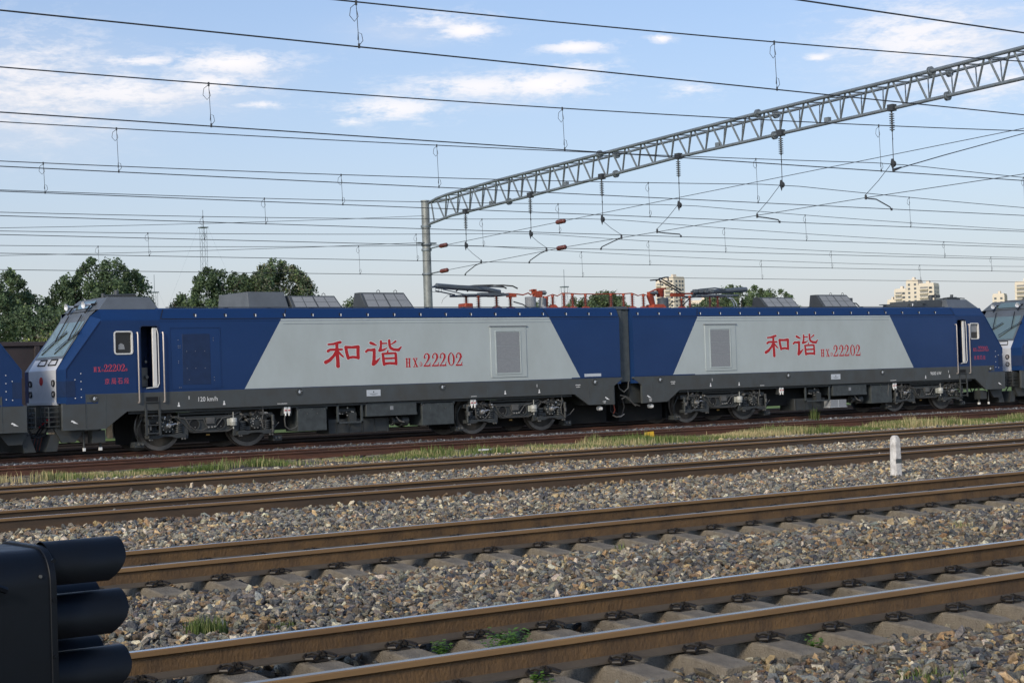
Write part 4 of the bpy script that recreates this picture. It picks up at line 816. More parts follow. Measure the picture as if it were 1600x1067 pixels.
        ge = MB(); ge.box((X(13.9), YC - .9, 3.753), (X(14.95), YC + .3, 3.90)); ge.mi(1).lathe((X(14.15), YC - .95, 3.86), (-s, -.3, 0), [(0, .02), (.08, .025), (.14, .055)], seg=12); ge.mi(0).box((X(14.0), YC - 1.0, 3.80), (X(14.6), YC - .9, 3.93)); ge.box((X(14.3), YC - .98, 3.9), (X(14.8), YC - .5, 3.97)); ge.cyl((X(15.55), YC - .8, 4.0), (X(15.55), YC - .8, 4.28), .035); ge.mi(0).cyl((X(13.0), YC - .6, 3.75), (X(13.0), YC - .6, 3.87), .05); ge.box((X(12.8), YC - .7, 3.86), (X(13.2), YC - .5, 3.89)); ge.mi(0).cyl((X(15.4), YC - .7, 4.06), (X(15.4), YC - .7, 4.22), .08); ge.box((X(15.4), YC - .74, 4.14), (X(15.9), YC - .66, 4.24)); ge.box((X(14.9), YC - .85, 3.753), (X(15.82), YC + .85, 4.04)); ge.build('roof_fittings', ['roofdark', 'silver'], root)
    for (ua, ub, zt, sa, sb) in sp_:
        sh = xc - 35.25 if abs(xc - 35.25) > 1 else 0; x0, x1 = ua, ub; rb = MB()
        if s < 0 and sh: x0, x1 = ua + sh, ub + sh
        if s > 0 and sh: x0, x1 = ua + sh, ub + sh
        lo = [(x0, YC - 1.0, 3.753), (x1, YC - 1.0, 3.753), (x1, YC - .25, 3.753), (x0, YC - .25, 3.753)]; hi = [(x0 + sa, YC - .82, zt), (x1 - sb, YC - .82, zt), (x1 - sb, YC - .52, zt), (x0 + sa, YC - .52, zt)]
        rb.loft([lo, hi]); ro = rb.build('roof_vent_housing', 'roofdark', root, bevel=.008, smooth=15)
        nrm = Vector((0, -(zt - 3.753), .18)).normalized(); ls = .03
        def Q(a, b): # point on sloped face, a 0..1 along x, b 0..1 up
            xx = (x0 + sa * b) * (1 - a) + (x1 - sb * b) * a; return Vector((xx, YC - 1.0 + .18 * b, 3.753 + (zt - 3.753) * b)) + nrm * .008
        m0 = .05; m1 = .96; wpan = (m1 - m0) / 4
        for i in range(4):
            for j in range(2):
                a0_, a1_ = m0 + wpan * i + .008 + (.015 if i > 1 else 0), m0 + wpan * (i + 1) - .008 + (.015 if i > 1 else 0); b0_, b1_ = .10 + .41 * j, .10 + .41 * j + .39
                pv = MB(); pv.add([Q(a0_, b0_), Q(a1_, b0_), Q(a1_, b1_), Q(a0_, b1_)], [(0, 1, 2, 3)]); pv.build('louvre_panel', 'roofgrey' if False else 'whitemesh', ro, smooth=0)
        for a in (.35, .7):
            ey = MB(); cx_ = x0 + (x1 - x0) * a; ey.tube([(cx_ - .05, YC - .75, zt), (cx_ - .05, YC - .75, zt + .05), (cx_, YC - .75, zt + .08), (cx_ + .05, YC - .75, zt + .05), (cx_ + .05, YC - .75, zt)], .010); ey.build('lifting_eye', 'pipe', ro)
    return root, X, body

def roof_gear(root, X, s):
    """high-voltage roof equipment near the coupling, built in world x as in the photo"""
    if s < 0:
        ins = [(30.13, 3.94, 4.20), (30.59, 3.78, 4.20), (31.27, 3.86, 4.32), (31.80, 3.84, 4.13), (33.46, 3.90, 4.19), (33.91, 3.84, 4.25), (34.26, 3.84, 4.24), (34.79, 3.84, 4.23)]
    else:
        ins = [(35.85, 3.84, 4.25), (36.38, 3.84, 4.25), (36.75, 3.84, 4.26), (37.23, 3.84, 4.23), (38.90, 3.84, 4.10), (39.28, 3.80, 4.20), (40.19, 3.84, 4.24), (40.55, 3.84, 4.22)]
    for i, (x, z0, z1) in enumerate(ins):
        k = MB(); k.mi(0); insulator(k, x, YC, z0, z1 - .04, .034, 6); k.mi(1).cyl((x, YC, z1 - .04), (x, YC, z1 + .02), .05, seg=10)
        k.mi(1).loft([[(x - .17, YC - .17, 3.753), (x + .17, YC - .17, 3.753), (x + .17, YC + .17, 3.753), (x - .17, YC + .17, 3.753)], [(x - .07, YC - .07, z0 + .01), (x + .07, YC - .07, z0 + .01), (x + .07, YC + .07, z0 + .01), (x - .07, YC + .07, z0 + .01)]])
        k.build('roof_insulator', ['insul', 'orange'], root)
    bb = MB()
    if s < 0:
        bb.mi(0).tube([(31.0, YC, 4.24), (31.5, YC, 4.24), (31.75, YC, 4.26), (32.1, YC, 4.24), (32.3, YC, 4.22), (32.5, YC, 4.28), (32.62, YC, 4.22)], .022); bb.box((31.68, YC - .06, 4.15), (32.0, YC + .06, 4.26)); bb.tube([(33.2, YC, 4.16), (33.46, YC, 4.24), (33.65, YC, 4.19), (33.85, YC, 4.28), (34.26, YC, 4.27), (34.6, YC, 4.25), (34.79, YC, 4.26), (35.25, YC, 4.25)], .018)
        bb.box((33.05, YC - .3, 3.753), (33.75, YC + .3, 3.82)); bb.box((33.8, YC - .25, 3.753), (34.6, YC + .25, 3.80))
        v = MB(); v.mi(0).lathe((32.58, YC, 3.80), (0, 0, 1), [(0, .17)] + [(z, .17 + (.012 if i % 2 else 0)) for i, z in enumerate(np.linspace(.02, .34, 18))] + [(.36, .16)], seg=20); v.mi(1).box((32.72, YC - .08, 4.14), (33.0, YC + .08, 4.34)); v.box((32.58, YC - .05, 4.34), (32.72, YC + .05, 4.38)); v.box((32.66, YC - .05, 4.24), (32.8, YC + .05, 4.40)); v.mi(2).lathe((32.9, YC, 4.29), (1, 0, 0), [(0, .06)] + [(z, .055 + (.02 if i % 2 else 0)) for i, z in enumerate(np.linspace(.03, .26, 10))] + [(.33, .015)], seg=14); v.mi(0).lathe((32.85, YC - .3, 3.753), (0, 0, 1), [(0, .12), (.08, .11), (.1, .04), (.14, .03)], seg=14)
        v.mi(1).cyl((33.1, YC, 3.82), (33.18, YC, 4.16), .12, .09, seg=12); v.mi(2).cyl((33.0, YC - .05, 3.80), (33.03, YC - .05, 4.12), .13, .11, seg=12)
        v.build('vacuum_breaker', ['whitemesh', 'orange', 'insgrey'], root)
        rod = MB(); rod.tube([(31.85, YC - .1, 4.0), (32.15, YC - .15, 3.92), (32.35, YC - .2, 3.80)], .02); rod.build('operating_rod', 'pipe', root)
        mt = MB(); mt.box((29.95, YC - .2, 3.753), (30.25, YC + .2, 3.95)); mt.build('drive_box', 'orange', root, bevel=.03)
    else:
        bb.mi(0).tube([(35.25, YC, 4.25), (35.85, YC, 4.27), (36.38, YC, 4.27), (36.75, YC, 4.29), (37.0, YC, 4.21), (37.23, YC, 4.26), (37.45, YC, 4.2)], .018)
        bb.box((36.2, YC - .25, 3.753), (37.0, YC + .25, 3.80)); bb.loft([[(37.45, YC - .25, 3.753), (38.05, YC - .25, 3.753), (38.05, YC + .25, 3.753), (37.45, YC + .25, 3.753)], [(37.53, YC - .2, 3.92), (37.95, YC - .2, 3.92), (37.95, YC + .2, 3.92), (37.53, YC + .2, 3.92)]])
        bb.box((38.45, YC - .06, 4.18), (39.0, YC + .06, 4.30)); bb.tube([(38.9, YC, 4.28), (40.25, YC, 4.30)], .03); bb.tube([(37.5, YC, 4.32), (37.75, YC, 4.41), (38.0, YC, 4.43)], .03); bb.box((39.9, YC - .3, 3.753), (40.7, YC + .3, 3.80))
        v = MB(); v.mi(1).lathe((37.98, YC, 4.17), (0, 0, 1), [(0, .12)] + [(z, .115 + (.02 if i % 2 else 0)) for i, z in enumerate(np.linspace(.02, .22, 10))] + [(.26, .10), (.27, .03)], seg=18); v.mi(0).lathe((38.08, YC, 3.80), (0, 0, 1), [(0, .19)] + [(z, .18 + (.014 if i % 2 else 0)) for i, z in enumerate(np.linspace(.02, .32, 16))] + [(.34, .15)], seg=20); v.mi(1).cyl((37.62, YC - .02, 3.86), (37.5, YC - .02, 4.22), .09, .12, seg=12); v.mi(2).box((37.45, YC - .07, 4.2), (37.7, YC + .07, 4.34)); v.mi(2).box((37.9, YC - .1, 4.42), (38.15, YC + .1, 4.47)); v.mi(0).lathe((37.75, YC - .1, 4.30), (-1, 0, 0), [(0, .06), (.2, .05), (.3, .015)], seg=12)
        v.build('vacuum_breaker', ['insgrey', 'insul', 'orange'], root)
        cv = MB()
        for dx in (0, .12): cv.tube([(41.0 + dx, YC, 4.15), (41.15 + dx, YC, 4.12), (41.3 + dx, YC, 3.95), (41.32 + dx, YC, 3.76)], .02)
        cv.build('grey_cable', 'plate', root)
        vt = MB(); vt.cyl((41.93, YC, 3.753), (41.93, YC, 3.86), .07, seg=12); vt.build('roof_vent', 'roofgrey', root)
    bb.build('busbar', 'orange', root)
    # pantograph: s<0 folded flat; s>0 folded with its head raised a little
    pt = MB()
    if s < 0:
        for yy in (-.32, .32): pt.tube([(29.75, YC + yy, 4.19), (31.5, YC + yy, 4.21)], .035)
        pt.box((29.9, YC - .4, 4.17), (30.2, YC + .4, 4.22)); pt.box((31.2, YC - .4, 4.17), (31.45, YC + .4, 4.23)); pt.box((30.4, YC - .38, 4.18), (31.3, YC - .2, 4.26))
        p = pt.build('pantograph_base', 'insgrey', root)
        ar = MB(); ar.cyl((29.05, YC, 4.48), (31.0, YC, 4.37), .085, .075, seg=14); ar.cyl((31.0, YC, 4.36), (31.4, YC, 4.30), .08, seg=12); ar.tube([(29.1, YC + .12, 4.34), (29.8, YC + .12, 4.22)], .02); ar.tube([(28.82, YC - .1, 4.44), (29.1, YC, 4.46)], .03); ar.tube([(29.2, YC - .12, 4.37), (30.0, YC - .12, 4.22)], .016); ar.build('lower_arm', 'insgrey', p)
        ua_ = MB()
        for yy in (-.2, .2): ua_.tube([(29.1, YC + yy, 4.50), (30.6, YC + yy * 2, 4.44), (31.25, YC + yy * 2.4, 4.42)], .018)
        ua_.build('upper_arm', 'insgrey', p)
        hd = MB()
        for dx in (0, .42): hd.tube([(30.55 + dx + .5, YC - .85, 4.36), (30.5 + dx + .42, YC - .78, 4.44), (30.4 + dx + .3, YC - .55, 4.48), (30.3 + dx + .15, YC, 4.50), (30.25 + dx + .1, YC + .55, 4.49), (30.25 + dx + .1, YC + .85, 4.38)], .022)
        hd.build('collector_head', 'rubber', p)
        lp_ = MB(); lp_.tube([(28.95 + .16 * math.cos(t), YC - .05, 4.38 + .09 * math.sin(t)) for t in np.linspace(0, 6.28, 14)], .007); lp_.tube([(29.12 + .12 * math.cos(t), YC, 4.36 + .07 * math.sin(t)) for t in np.linspace(0, 6.28, 14)], .007)
        lp_.tube([(29.7, YC, 4.24), (29.45, YC, 4.20), (29.28, YC, 4.08), (29.22, YC, 3.95)], .006); lp_.build('cable_loops', 'pipe', p)
    else:
        for yy in (-.32, .32): pt.tube([(39.3, YC + yy, 4.20), (41.2, YC + yy, 4.22)], .035)
        pt.box((39.5, YC - .4, 4.17), (39.8, YC + .4, 4.23)); pt.box((40.6, YC - .4, 4.17), (40.9, YC + .4, 4.23)); p = pt.build('pantograph_base', 'insgrey', root)
        ar = MB(); ar.cyl((39.4, YC, 4.30), (41.9, YC, 4.44), .075, .085, seg=14); ar.tube([(39.2, YC - .15, 4.34), (39.6, YC - .15, 4.42), (40.3, YC - .15, 4.47), (40.8, YC - .15, 4.42)], .025)
        for dx in (0, .25, .5, .75): ar.box((39.3 + dx, YC - .25, 4.31), (39.42 + dx, YC - .12, 4.42))
        ar.build('lower_arm', 'insgrey', p)
        ar = MB(); ar.tube([(37.85, YC - .15, 4.70), (38.75, YC - .15, 4.30)], .022); ar.tube([(38.2, YC + .2, 4.80), (39.1, YC + .2, 4.40)], .022); ar.tube([(37.8, YC - .25, 4.68), (38.6, YC - .25, 4.30), (38.9, YC - .2, 4.28)], .014); ar.tube([(38.7, YC, 4.30), (39.2, YC, 4.15), (38.5, YC, 4.0), (38.3, YC, 3.85)], .014); ar.tube([(38.9, YC, 3.85), (39.3, YC, 4.15)], .02); ar.build('upper_arm', 'rubber', p)
        hd = MB(); hd.tube([(37.60, YC - .85, 4.66), (37.72, YC - .7, 4.75), (38.0, YC - .4, 4.80), (38.3, YC + .1, 4.83), (38.5, YC + .6, 4.83), (38.55, YC + .85, 4.76)], .024); hd.tube([(37.45, YC - .6, 4.63), (37.62, YC - .4, 4.72), (37.8, YC - .2, 4.72), (38.1, YC + .2, 4.76), (38.25, YC + .8, 4.78)], .022); hd.tube([(37.6, YC - .4, 4.70), (37.58, YC - .5, 4.60), (37.5, YC - .55, 4.52)], .014); hd.build('collector_head', 'rubber', p)

XC = 35.25
secB, XB, bB = build_section('electric_locomotive', XC, -1, 'left half of the long blue locomotive, silver nose at its left end', 'blue electric locomotives coupled in a line', grille=(3.96, 5.29))
secA, XA, bA = build_section('electric_locomotive', XC, 1, 'right half of the long blue locomotive, carrying the raised pantograph head', 'blue electric locomotives coupled in a line', grille=(3.33, 4.71))
roof_gear(secB, XB, -1); roof_gear(secA, XA, 1)
build_bogie(secB, 20.83, 1, (-1,)); build_bogie(secB, 30.94, 1, (-1, 1)); build_bogie(secA, 2 * 35.22 - 30.94, 1, (-1,)); build_bogie(secA, 2 * 35.22 - 20.83, 1, (-1, 1))
locL, XL, _ = build_section('electric_locomotive', -2.9, 1, 'neighbouring blue locomotive cut off by the left edge, only its nose side in view', 'blue electric locomotives coupled in a line', grille=(3.33, 4.71))
locR, XR, _ = build_section('electric_locomotive', 73.45, -1, 'neighbouring blue locomotive at the right edge with its windscreen and silver nose in view', 'blue electric locomotives coupled in a line')
build_bogie(locL, -2.9 + 14.42, 1, (-1,)); build_bogie(locR, 73.45 - 14.42, 1, (-1,)); build_bogie(locR, 73.45 - 4.3, 1, (-1, 1)); build_bogie(locL, -2.9 + 4.3, 1, (-1, 1))
# lettering on the two halves of the middle locomotive
YL = YS - .0055
for root, ox in ((secB, 0.0), (secA, 17.02)):
    T = lambda a, b: (24.241 + ox + (a - 60) * .001855, 2.247 + (515 - b) * .001575)
    draw(HE, T, YL, root, 'red', 'character_he', 9); draw(XIE, T, YL, root, 'red', 'character_xie', 9)
    st = []
    for ch, x_, dz in (('H', 112, 0), ('X', 272, 0), ('d', 420, 0)):
        st.append((ch, x_))
    for ch, x_ in zip('22202', (512, 702, 876, 1068, 1250)): st.append((ch, x_))
    allst = []
    for ch, x_ in st: allst += [[(p[0] + x_, p[1], p[2] * (1.3 if ch in 'HXd' else 1.3)) for p in s_] for s_ in G[ch][0]]
    draw(allst, lambda a, b: (26.95 + ox + (a - 112) * .00152, 2.045 + (307 - b) * .00127), YL, root, 'red', 'number', 6)
serif('HXd22202b', 17.50, 2.12, .00060, 1.14, YS - .002, secB, 'redsmall', False); serif('HXd22202a', 52.08, 2.10, .00060, 1.10, YS - .002, secA, 'redsmall', False)
for i, ch in enumerate('京局石段'):
    font_text(ch, 17.79 + i * .177, 1.79, .15, .13, YS - .004, secB, 'redsmall', 'depot_character'); font_text(ch, 52.10 + i * .175, 1.78, .15, .13, YS - .004, secA, 'redsmall', 'depot_character')
font_text('120 km/h', 20.40, 1.265, .12, .56, YS - .0085, secB, 'ltr'); font_text('9600 kW', 49.62, 1.27, .12, .60, YS - .0085, secA, 'ltr')
ws = MB(); ws.box((33.51, YS - .006, 1.60), (34.17, YS, 1.69)); ws.build('white_strip', 'plate', secB)
# blue filter panel beside the left cab door
fp = MB(); ring_frame(fp, 19.62, 1.60, 21.10, 3.24, .02, .03, YS - .008, YS); fp.build('filter_surround', 'blue', secB)
fp = MB(); fp.box((19.98, YS - .006, 1.72), (20.78, YS, 3.06)); fpo = fp.build('filter_panel', 'blue_dark', secB, bevel=.004)
fb = MB(); bolts(fb, [(20.15, 1.85 + .38 * i) for i in range(1)] + [(x, z) for x in (20.1, 20.35, 20.62) for z in (2.15, 2.6)] + [(20.88, z) for z in (2.95, 2.88, 1.9, 1.82)] + [(19.86, z) for z in (2.9, 2.75, 2.70, 2.35, 2.30, 1.65)] + [(19.91, z) for z in (2.75, 2.70, 1.65)], YS - .006, .010, .008); fb.build('panel_bolts', 'whitemesh', fpo)
ff = MB()
for x0_, x1_, z_ in ((35.52, 38.1, 1.575), (33.0, 34.95, 1.575)): ff.box((x0_, YS - .012, z_ - .015), (x1_, YS, z_ + .01))
ff.build('blue_lip', 'blue', secA)
# gangway between the halves
gw = thing('gangway_bellows', (35.25, YC, 2.6), 'dark grey gangway between the two locomotive halves with cables hanging under it', 'gangway')
a = MB()
a.box((34.94, YC - 1.27, 1.40), (35.22, YC + 1.27, 3.69)); a.box((35.235, YC - 1.24, 1.40), (35.51, YC + 1.24, 3.69))
a.build('bellows_fold', 'gang', gw, bevel=.01)
a = MB(); a.box((34.97, YC - 1.12, 1.45), (35.53, YC + 1.12, 3.66)); a.build('bellows_skin', 'gang', gw)
a = MB(); a.loft([[(34.92, YC - 1.3, 3.70), (35.48, YC - 1.3, 3.70), (35.48, YC + 1.3, 3.70), (34.92, YC + 1.3, 3.70)], [(34.92, YC - 1.2, 3.79), (35.48, YC - 1.2, 3.79), (35.48, YC + 1.2, 3.79), (34.92, YC + 1.2, 3.79)]]); a.build('roof_flap', 'roofdark', gw)
a = MB()
a.tube([(34.98, YC - 1.22, 1.45), (35.04, YC - 1.24, 1.2), (35.22, YC - 1.25, 1.08), (35.4, YC - 1.24, 1.2), (35.46, YC - 1.22, 1.48)], .02)
a.tube([(35.1, YC - 1.2, .98), (35.3, YC - 1.22, .94), (35.45, YC - 1.22, .88), (35.6, YC - 1.22, .7), (35.9, YC - 1.2, .62)], .02); a.tube([(35.15, YC - 1.2, .86), (35.3, YC - 1.22, .92), (35.5, YC - 1.24, .78), (35.7, YC - 1.24, .62)], .018); a.build('jumper_cable', 'pipe', gw)
a = MB(); a.tube([(34.8, YC - 1.1, .85), (34.75, YC - 1.12, .5), (34.95, YC - 1.12, .32), (35.2, YC - 1.12, .34), (35.32, YC - 1.12, .6), (35.25, YC - 1.1, .9)], .022); a.tube([(34.95, YC - 1.0, .9), (34.9, YC - 1.05, .5), (35.1, YC - 1.05, .38)], .02); a.build('rubber_hose', 'rubber', gw)
a = MB(); a.tube([(34.9, YC - 1.1, .72), (34.93, YC - 1.12, .52), (34.85, YC - 1.14, .42)], .022); a.build('orange_hose', 'orange', gw)
a = MB(); a.tube([(34.82, YC - 1.14, .36), (34.95, YC - 1.15, .30), (35.15, YC - 1.15, .31), (35.3, YC - 1.13, .38)], .018); a.build('hose_ends', 'steel', gw)
a = MB(); a.box((34.6, YC - .15, .78), (35.9, YC + .15, 1.0)); a.build('drawbar', 'wheel', gw)

# ================================================================== BROWN WAGON behind
def wagon(x0, x1, label):
    yc = TR[8]; t = thing('freight_wagon', ((x0 + x1) / 2, yc, 0), label, 'freight wagon', 'brown freight wagons behind the locomotives'); a = MB()
    a.box((x0, yc - 1.5, 1.1), (x1, yc - 1.44, 3.12)); a.box((x0, yc + 1.44, 1.1), (x1, yc + 1.5, 3.12)); a.box((x0, yc - 1.44, 1.1), (x0 + .06, yc + 1.44, 3.12)); a.box((x1 - .06, yc - 1.44, 1.1), (x1, yc + 1.44, 3.12)); a.box((x0, yc - 1.44, 1.0), (x1, yc + 1.44, 1.1)); a.build('body', 'wagon', t)
    b = MB(); b.box((x0 - .02, yc - 1.58, 3.10), (x1 + .02, yc - 1.42, 3.24)); b.box((x0 - .02, yc + 1.42, 3.10), (x1 + .02, yc + 1.58, 3.24)); b.build('top_rail', 'wagon', t, bevel=.02)
    n = 9
    for i in range(n + 1): xx = x0 + .1 + (x1 - x0 - .2) * i / n; c = MB(); c.box((xx - .08, yc - 1.60, 1.05), (xx + .08, yc - 1.50, 3.10)); c.build('side_post', 'wagon', t, bevel=.01)
    for bx in (x0 + 2, x1 - 2):
        c = MB(); c.box((bx - 1.2, yc - 1.0, .4), (bx + 1.2, yc + 1.0, .75)); bo = c.build('bogie', 'frame', t)
        for ax in (-.875, .875):
            for sd in (-1, 1): w = MB(); w.cyl((bx + ax, yc + sd * .68, .42), (bx + ax, yc + sd * .8, .42), .42, seg=24); w.build('wheel', 'wheel', bo)
    return t
wagon(24.2, 37.4, 'second brown freight wagon, mostly hidden behind the left locomotive half')
wagon(38.8, 52.0, 'third brown freight wagon, hidden behind the right locomotive half')
wagon(9.6, 22.8, 'brown open freight wagon standing behind the gap between the left locomotives')

# ================================================================== OVERHEAD LINES
GX = 43.9
LINES = {0: (16.2, 6.46, 7.6, 5, .0006, 'overhead wire nearest the camera crossing the top right corner', [5.0, 50.0]),
         1: (22.3, 6.63, 7.25, 5, .0008, 'second nearest overhead line, running across the top of the picture', [13.6, 22.4, 31.0]),
         2: (28.7, 6.36, 7.13, 10, .0007, 'third nearest overhead line, its dropper left of the top centre', [5.6, 14.3, 22.5, 32.3]),
         3: (38.4, 6.77, 7.77, 8, .0004, 'overhead line hung from the rightmost insulator string in view', [16.7, 25.8, 37.6, 50.6, 60]),
         4: (43.6, 6.84, 7.61, 12, .00055, 'overhead line straight above the locomotives, hung from the second string from the right', [16.9, 25.9, 37.7, 50.6, 62]),
         5: (48.9, 6.78, 7.52, 15, .00057, 'overhead line hung from the third insulator string from the right', [17.5, 26.2, 38.0, 50.5, 66.2]),
         6: (53.5, 6.68, 7.37, 14, .0006, 'overhead line hung from the fourth insulator string from the right', [26.3, 37.9, 50.4, 64.4, 74]),
         7: (58.4, 6.51, 7.25, 14, .00057, 'overhead line hung from the fifth insulator string from the right', [26.5, 38.1, 50.4, 62, 74]),
         8: (63.2, 6.31, 7.17, 14, .00055, 'farthest overhead line, hung from the string beside the steel column', [26.6, 38.3, 50.4, 62, 74, 84])}
def mz(k, x):
    y, c, b, x0, a, _, _ = LINES[k]
    if x > GX: x = 2 * GX - x
    return b + a * (x - x0) ** 2
RW = .0115
for k, (y, c, b, x0, a, lab, dr) in LINES.items():
    t = thing('overhead_line', (GX, y, c), lab, 'overhead wire', 'overhead contact lines above the tracks')
    m_ = MB(); xe = 2 * GX - x0 + 20; m_.tube([(x, y, mz(k, x)) for x in [x0 - 22 + i * ((xe - x0 + 22) / 56) for i in range(57)]], RW * (.9 if k > 4 else 1)); m_.build('messenger_wire', 'wire', t)
    m_ = MB(); m_.tube([(x0 - 22, y, c), (GX, y, c), (xe, y, c)], RW); m_.build('contact_wire', 'wire', t)
    for x in dr:
        z1 = mz(k, x); d = MB(); sk = .03; r_ = .0055 if k < 3 else .0065
        d.tube([(x, y, z1), (x + sk, y, c)], r_, seg=5)
        d.tube([(x, y, z1 - .02), (x - .10, y, z1 - .10), (x - .12, y, z1 - .22), (x - .04, y, z1 - .30), (x + .03, y, z1 - .22), (x, y, z1 - .10)], r_, seg=5)
        d.tube([(x + sk, y, c + .02), (x + sk + .07, y, c + .10), (x + sk + .05, y, c + .2), (x + sk - .01, y, c + .22), (x + sk - .02, y, c + .1)], r_, seg=5)
        d.cyl((x, y, z1 - .05), (x, y, z1 + .025), .018, seg=6); d.cyl((x + sk, y, c - .02), (x + sk, y, c + .05), .018, seg=6); d.build('dropper', 'wire', t)
# feeder wires anchored at the column, fixing ropes across the tracks
def loose(name, pts, r, lab, cat='wire', m_='wire'):
    o = thing(name, pts[0], lab, cat, 'stay and feeder wires round the steel portal'); a = MB(); a.tube(pts, r); a.build('strand', m_, o); return o
def sag(p, q, d, n=14): return [(p[0] + (q[0] - p[0]) * i / n, p[1] + (q[1] - p[1]) * i / n, p[2] + (q[2] - p[2]) * i / n - d * 4 * (i / n) * (1 - i / n)) for i in range(n + 1)]
loose('feeder_wire', sag((4, 66.3, 7.6), (43.86, 66.5, 9.28), .25), .010, 'upper thin wire running left from the head of the steel column')
loose('feeder_wire', sag((4, 66.3, 6.6), (43.86, 66.5, 8.05), .22), .010, 'lower thin wire running left from the steel column')
up = thing('cross_rope', (GX, 66, 7.8), 'upper cross rope rising from the column with two dark red insulators', 'wire rope', 'stay and feeder wires round the steel portal')
a = MB(); a.tube([(GX, 66.2, 7.76), (GX, 49.06, 8.28), (GX, 33.2, 8.73), (GX, 12, 9.1)], .011); a.build('strand', 'wire', up)
lo_ = thing('cross_rope', (GX, 66, 6.6), 'lower cross rope joining the registration arms with two dark red insulators', 'wire rope', 'stay and feeder wires round the steel portal')
a = MB(); a.tube([(GX, 66.2, 6.61), (GX, 56.3, 6.98), (GX, 47, 7.16), (GX, 39.7, 7.29), (GX, 12, 7.5)], .011); a.build('strand', 'wire', lo_)
def rope_ins(par, y, z, sl):
    a = MB(); dv = Vector((0, -1, sl)).normalized(); p = Vector((GX, y, z)); a.lathe(p - dv * .28, dv, [(0, .02), (.02, .085)] + [(.04 + .052 * i, .10 if i % 2 else .075) for i in range(10)] + [(.54, .08), (.56, .02)], seg=12); a.build('insulator', 'ropeins', par)
for y in (65.05, 56.35): rope_ins(up, y, 7.76 + (66.2 - y) * .0303, .03); rope_ins(lo_, y, 6.61 + (66.2 - y) * .0374, .037)
loose('stay_wire', [(32.9, 28.7, 6.44), (36.5, 30.2, 7.15), (44, 33.2, 8.6), (60, 39.6, 11.6)], .014, 'thicker stay wire rising right from a clamp on the third nearest overhead line')
a = MB(); a.cyl((32.75, 28.68, 6.40), (33.15, 28.78, 6.50), .04, .02, seg=8); a.build('clamp', 'wire', bpy.data.objects['stay_wire'])

# ================================================================== PORTAL
pt = thing('steel_portal', (GX, 66.6, 0), 'grey tubular steel truss portal spanning the tracks from a round column', 'overhead line portal')
a = MB(); a.cyl((44.0, 66.6, -.3), (44.0, 66.6, 9.95), .225, .185, seg=28); a.cyl((44.0, 66.6, 9.95), (44.0, 66.6, 10.0), .21, seg=28)
col = a.build('column', 'galvpole', pt)
a = MB()
for z in (8.80, 7.95, 7.72, 6.6): a.cyl((44.0, 66.6, z - .05), (44.0, 66.6, z + .05), .24, seg=24)
for z in (7.76, 6.61): a.tube([(44.0, 66.4, z - .02), (GX, 65.9, z + .0), (GX, 65.3, z + .03)], .03)
a.box((43.5, 66.5, 8.0), (44.5, 66.7, 8.06)); a.build('column_band', 'galv', col)
a = MB(); a.cyl((44.0, 11.5, -.3), (44.0, 11.5, 11.2), .225, .185, seg=28); a.build('column', 'galvpole', pt)
BC = [(66.3, 8.89), (64.6, 9.12), (63.3, 9.17), (58.5, 9.38), (53.2, 9.64), (49.0, 9.86), (44.2, 9.99), (38.4, 10.14), (33.1, 10.30), (22, 10.5), (11.7, 10.5)]
TC = [(66.3, 9.86), (65.4, 9.97), (64.5, 10.06), (61.0, 10.24), (53.7, 10.50), (44.65, 10.83), (36.7, 11.05), (33.1, 11.18), (22, 11.4), (11.7, 11.4)]
def at_(P_, y):
    for (a_, b_), (c_, d_) in zip(P_, P_[1:]):
        if c_ <= y <= a_: return b_ + (d_ - b_) * (a_ - y) / (a_ - c_)
    return P_[0][1] if y > P_[0][0] else P_[-1][1]
for nm, P_, x_, r_ in (('bottom_chord', BC, 44.10, .062), ('top_chord', TC, 43.85, .066), ('top_chord', [(p[0] + 0, p[1] + .0) for p in TC], 44.65, .05)):
    a = MB(); a.tube([(x_ if i else 44.0, p[0], p[1]) for i, p in enumerate(P_)], r_, seg=10); a.build(nm, 'galv', pt)
ny = []; y = 65.2
while y > 12: ny.append(y); y -= .97
ny_h = [v + .485 for v in ny]
web = {}
for i, yb in enumerate(ny):
    for (yt, sgn) in ((yb + .28, 1), (yb - .55, -1)):
        if yt < 12: continue
        a = MB(); a.cyl((44.13, yb + .03 * sgn, at_(BC, yb)), (43.87, yt, at_(TC, yt)), .036, seg=8); a.build('web_member', 'galv', pt)
    a = MB(); a.cyl((44.17, yb, at_(BC, yb)), (44.63, yb + .4, at_(TC, yb + .4)), .024, seg=6); a.build('back_member', 'galv', pt)
    a = MB(); a.cyl((43.88, yb + .42, at_(TC, yb + .42)), (44.62, yb + .2, at_(TC, yb + .2)), .024, seg=6); a.build('rung', 'galv', pt)
for y in (65.95,): a = MB(); a.cyl((44.05, y, at_(BC, y)), (43.9, y, at_(TC, y)), .035, seg=8); a.build('web_member', 'galv', pt)
def flange(x, y, P_, o):
    a = MB(); z = at_(P_, y); a.cyl((x, y - .05, z), (x, y - .015, z + .0), .15, seg=16); a.cyl((x, y + .015, z), (x, y + .05, z), .15, seg=16)
    for i in range(6): t = i * PI / 3; a.cyl((x + .11 * math.cos(t), y - .08, z + .11 * math.sin(t)), (x + .11 * math.cos(t), y + .08, z + .11 * math.sin(t)), .014, seg=5)
    a.build('flange_joint', 'galv', o)
for y in (53.6, 44.6, 36.7): flange(43.85, y, TC, pt); flange(44.65, y - .1, TC, pt)
for y in (60.25, 53.0, 44.1, 36.3): flange(44.15, y, BC, pt)
for y in (61.5, 56.2, 47.0, 41.5): a = MB(); a.box((44.05, y - .1, at_(BC, y) + .05), (44.2, y + .1, at_(BC, y) + .2)); a.build('small_bracket', 'galv', pt)
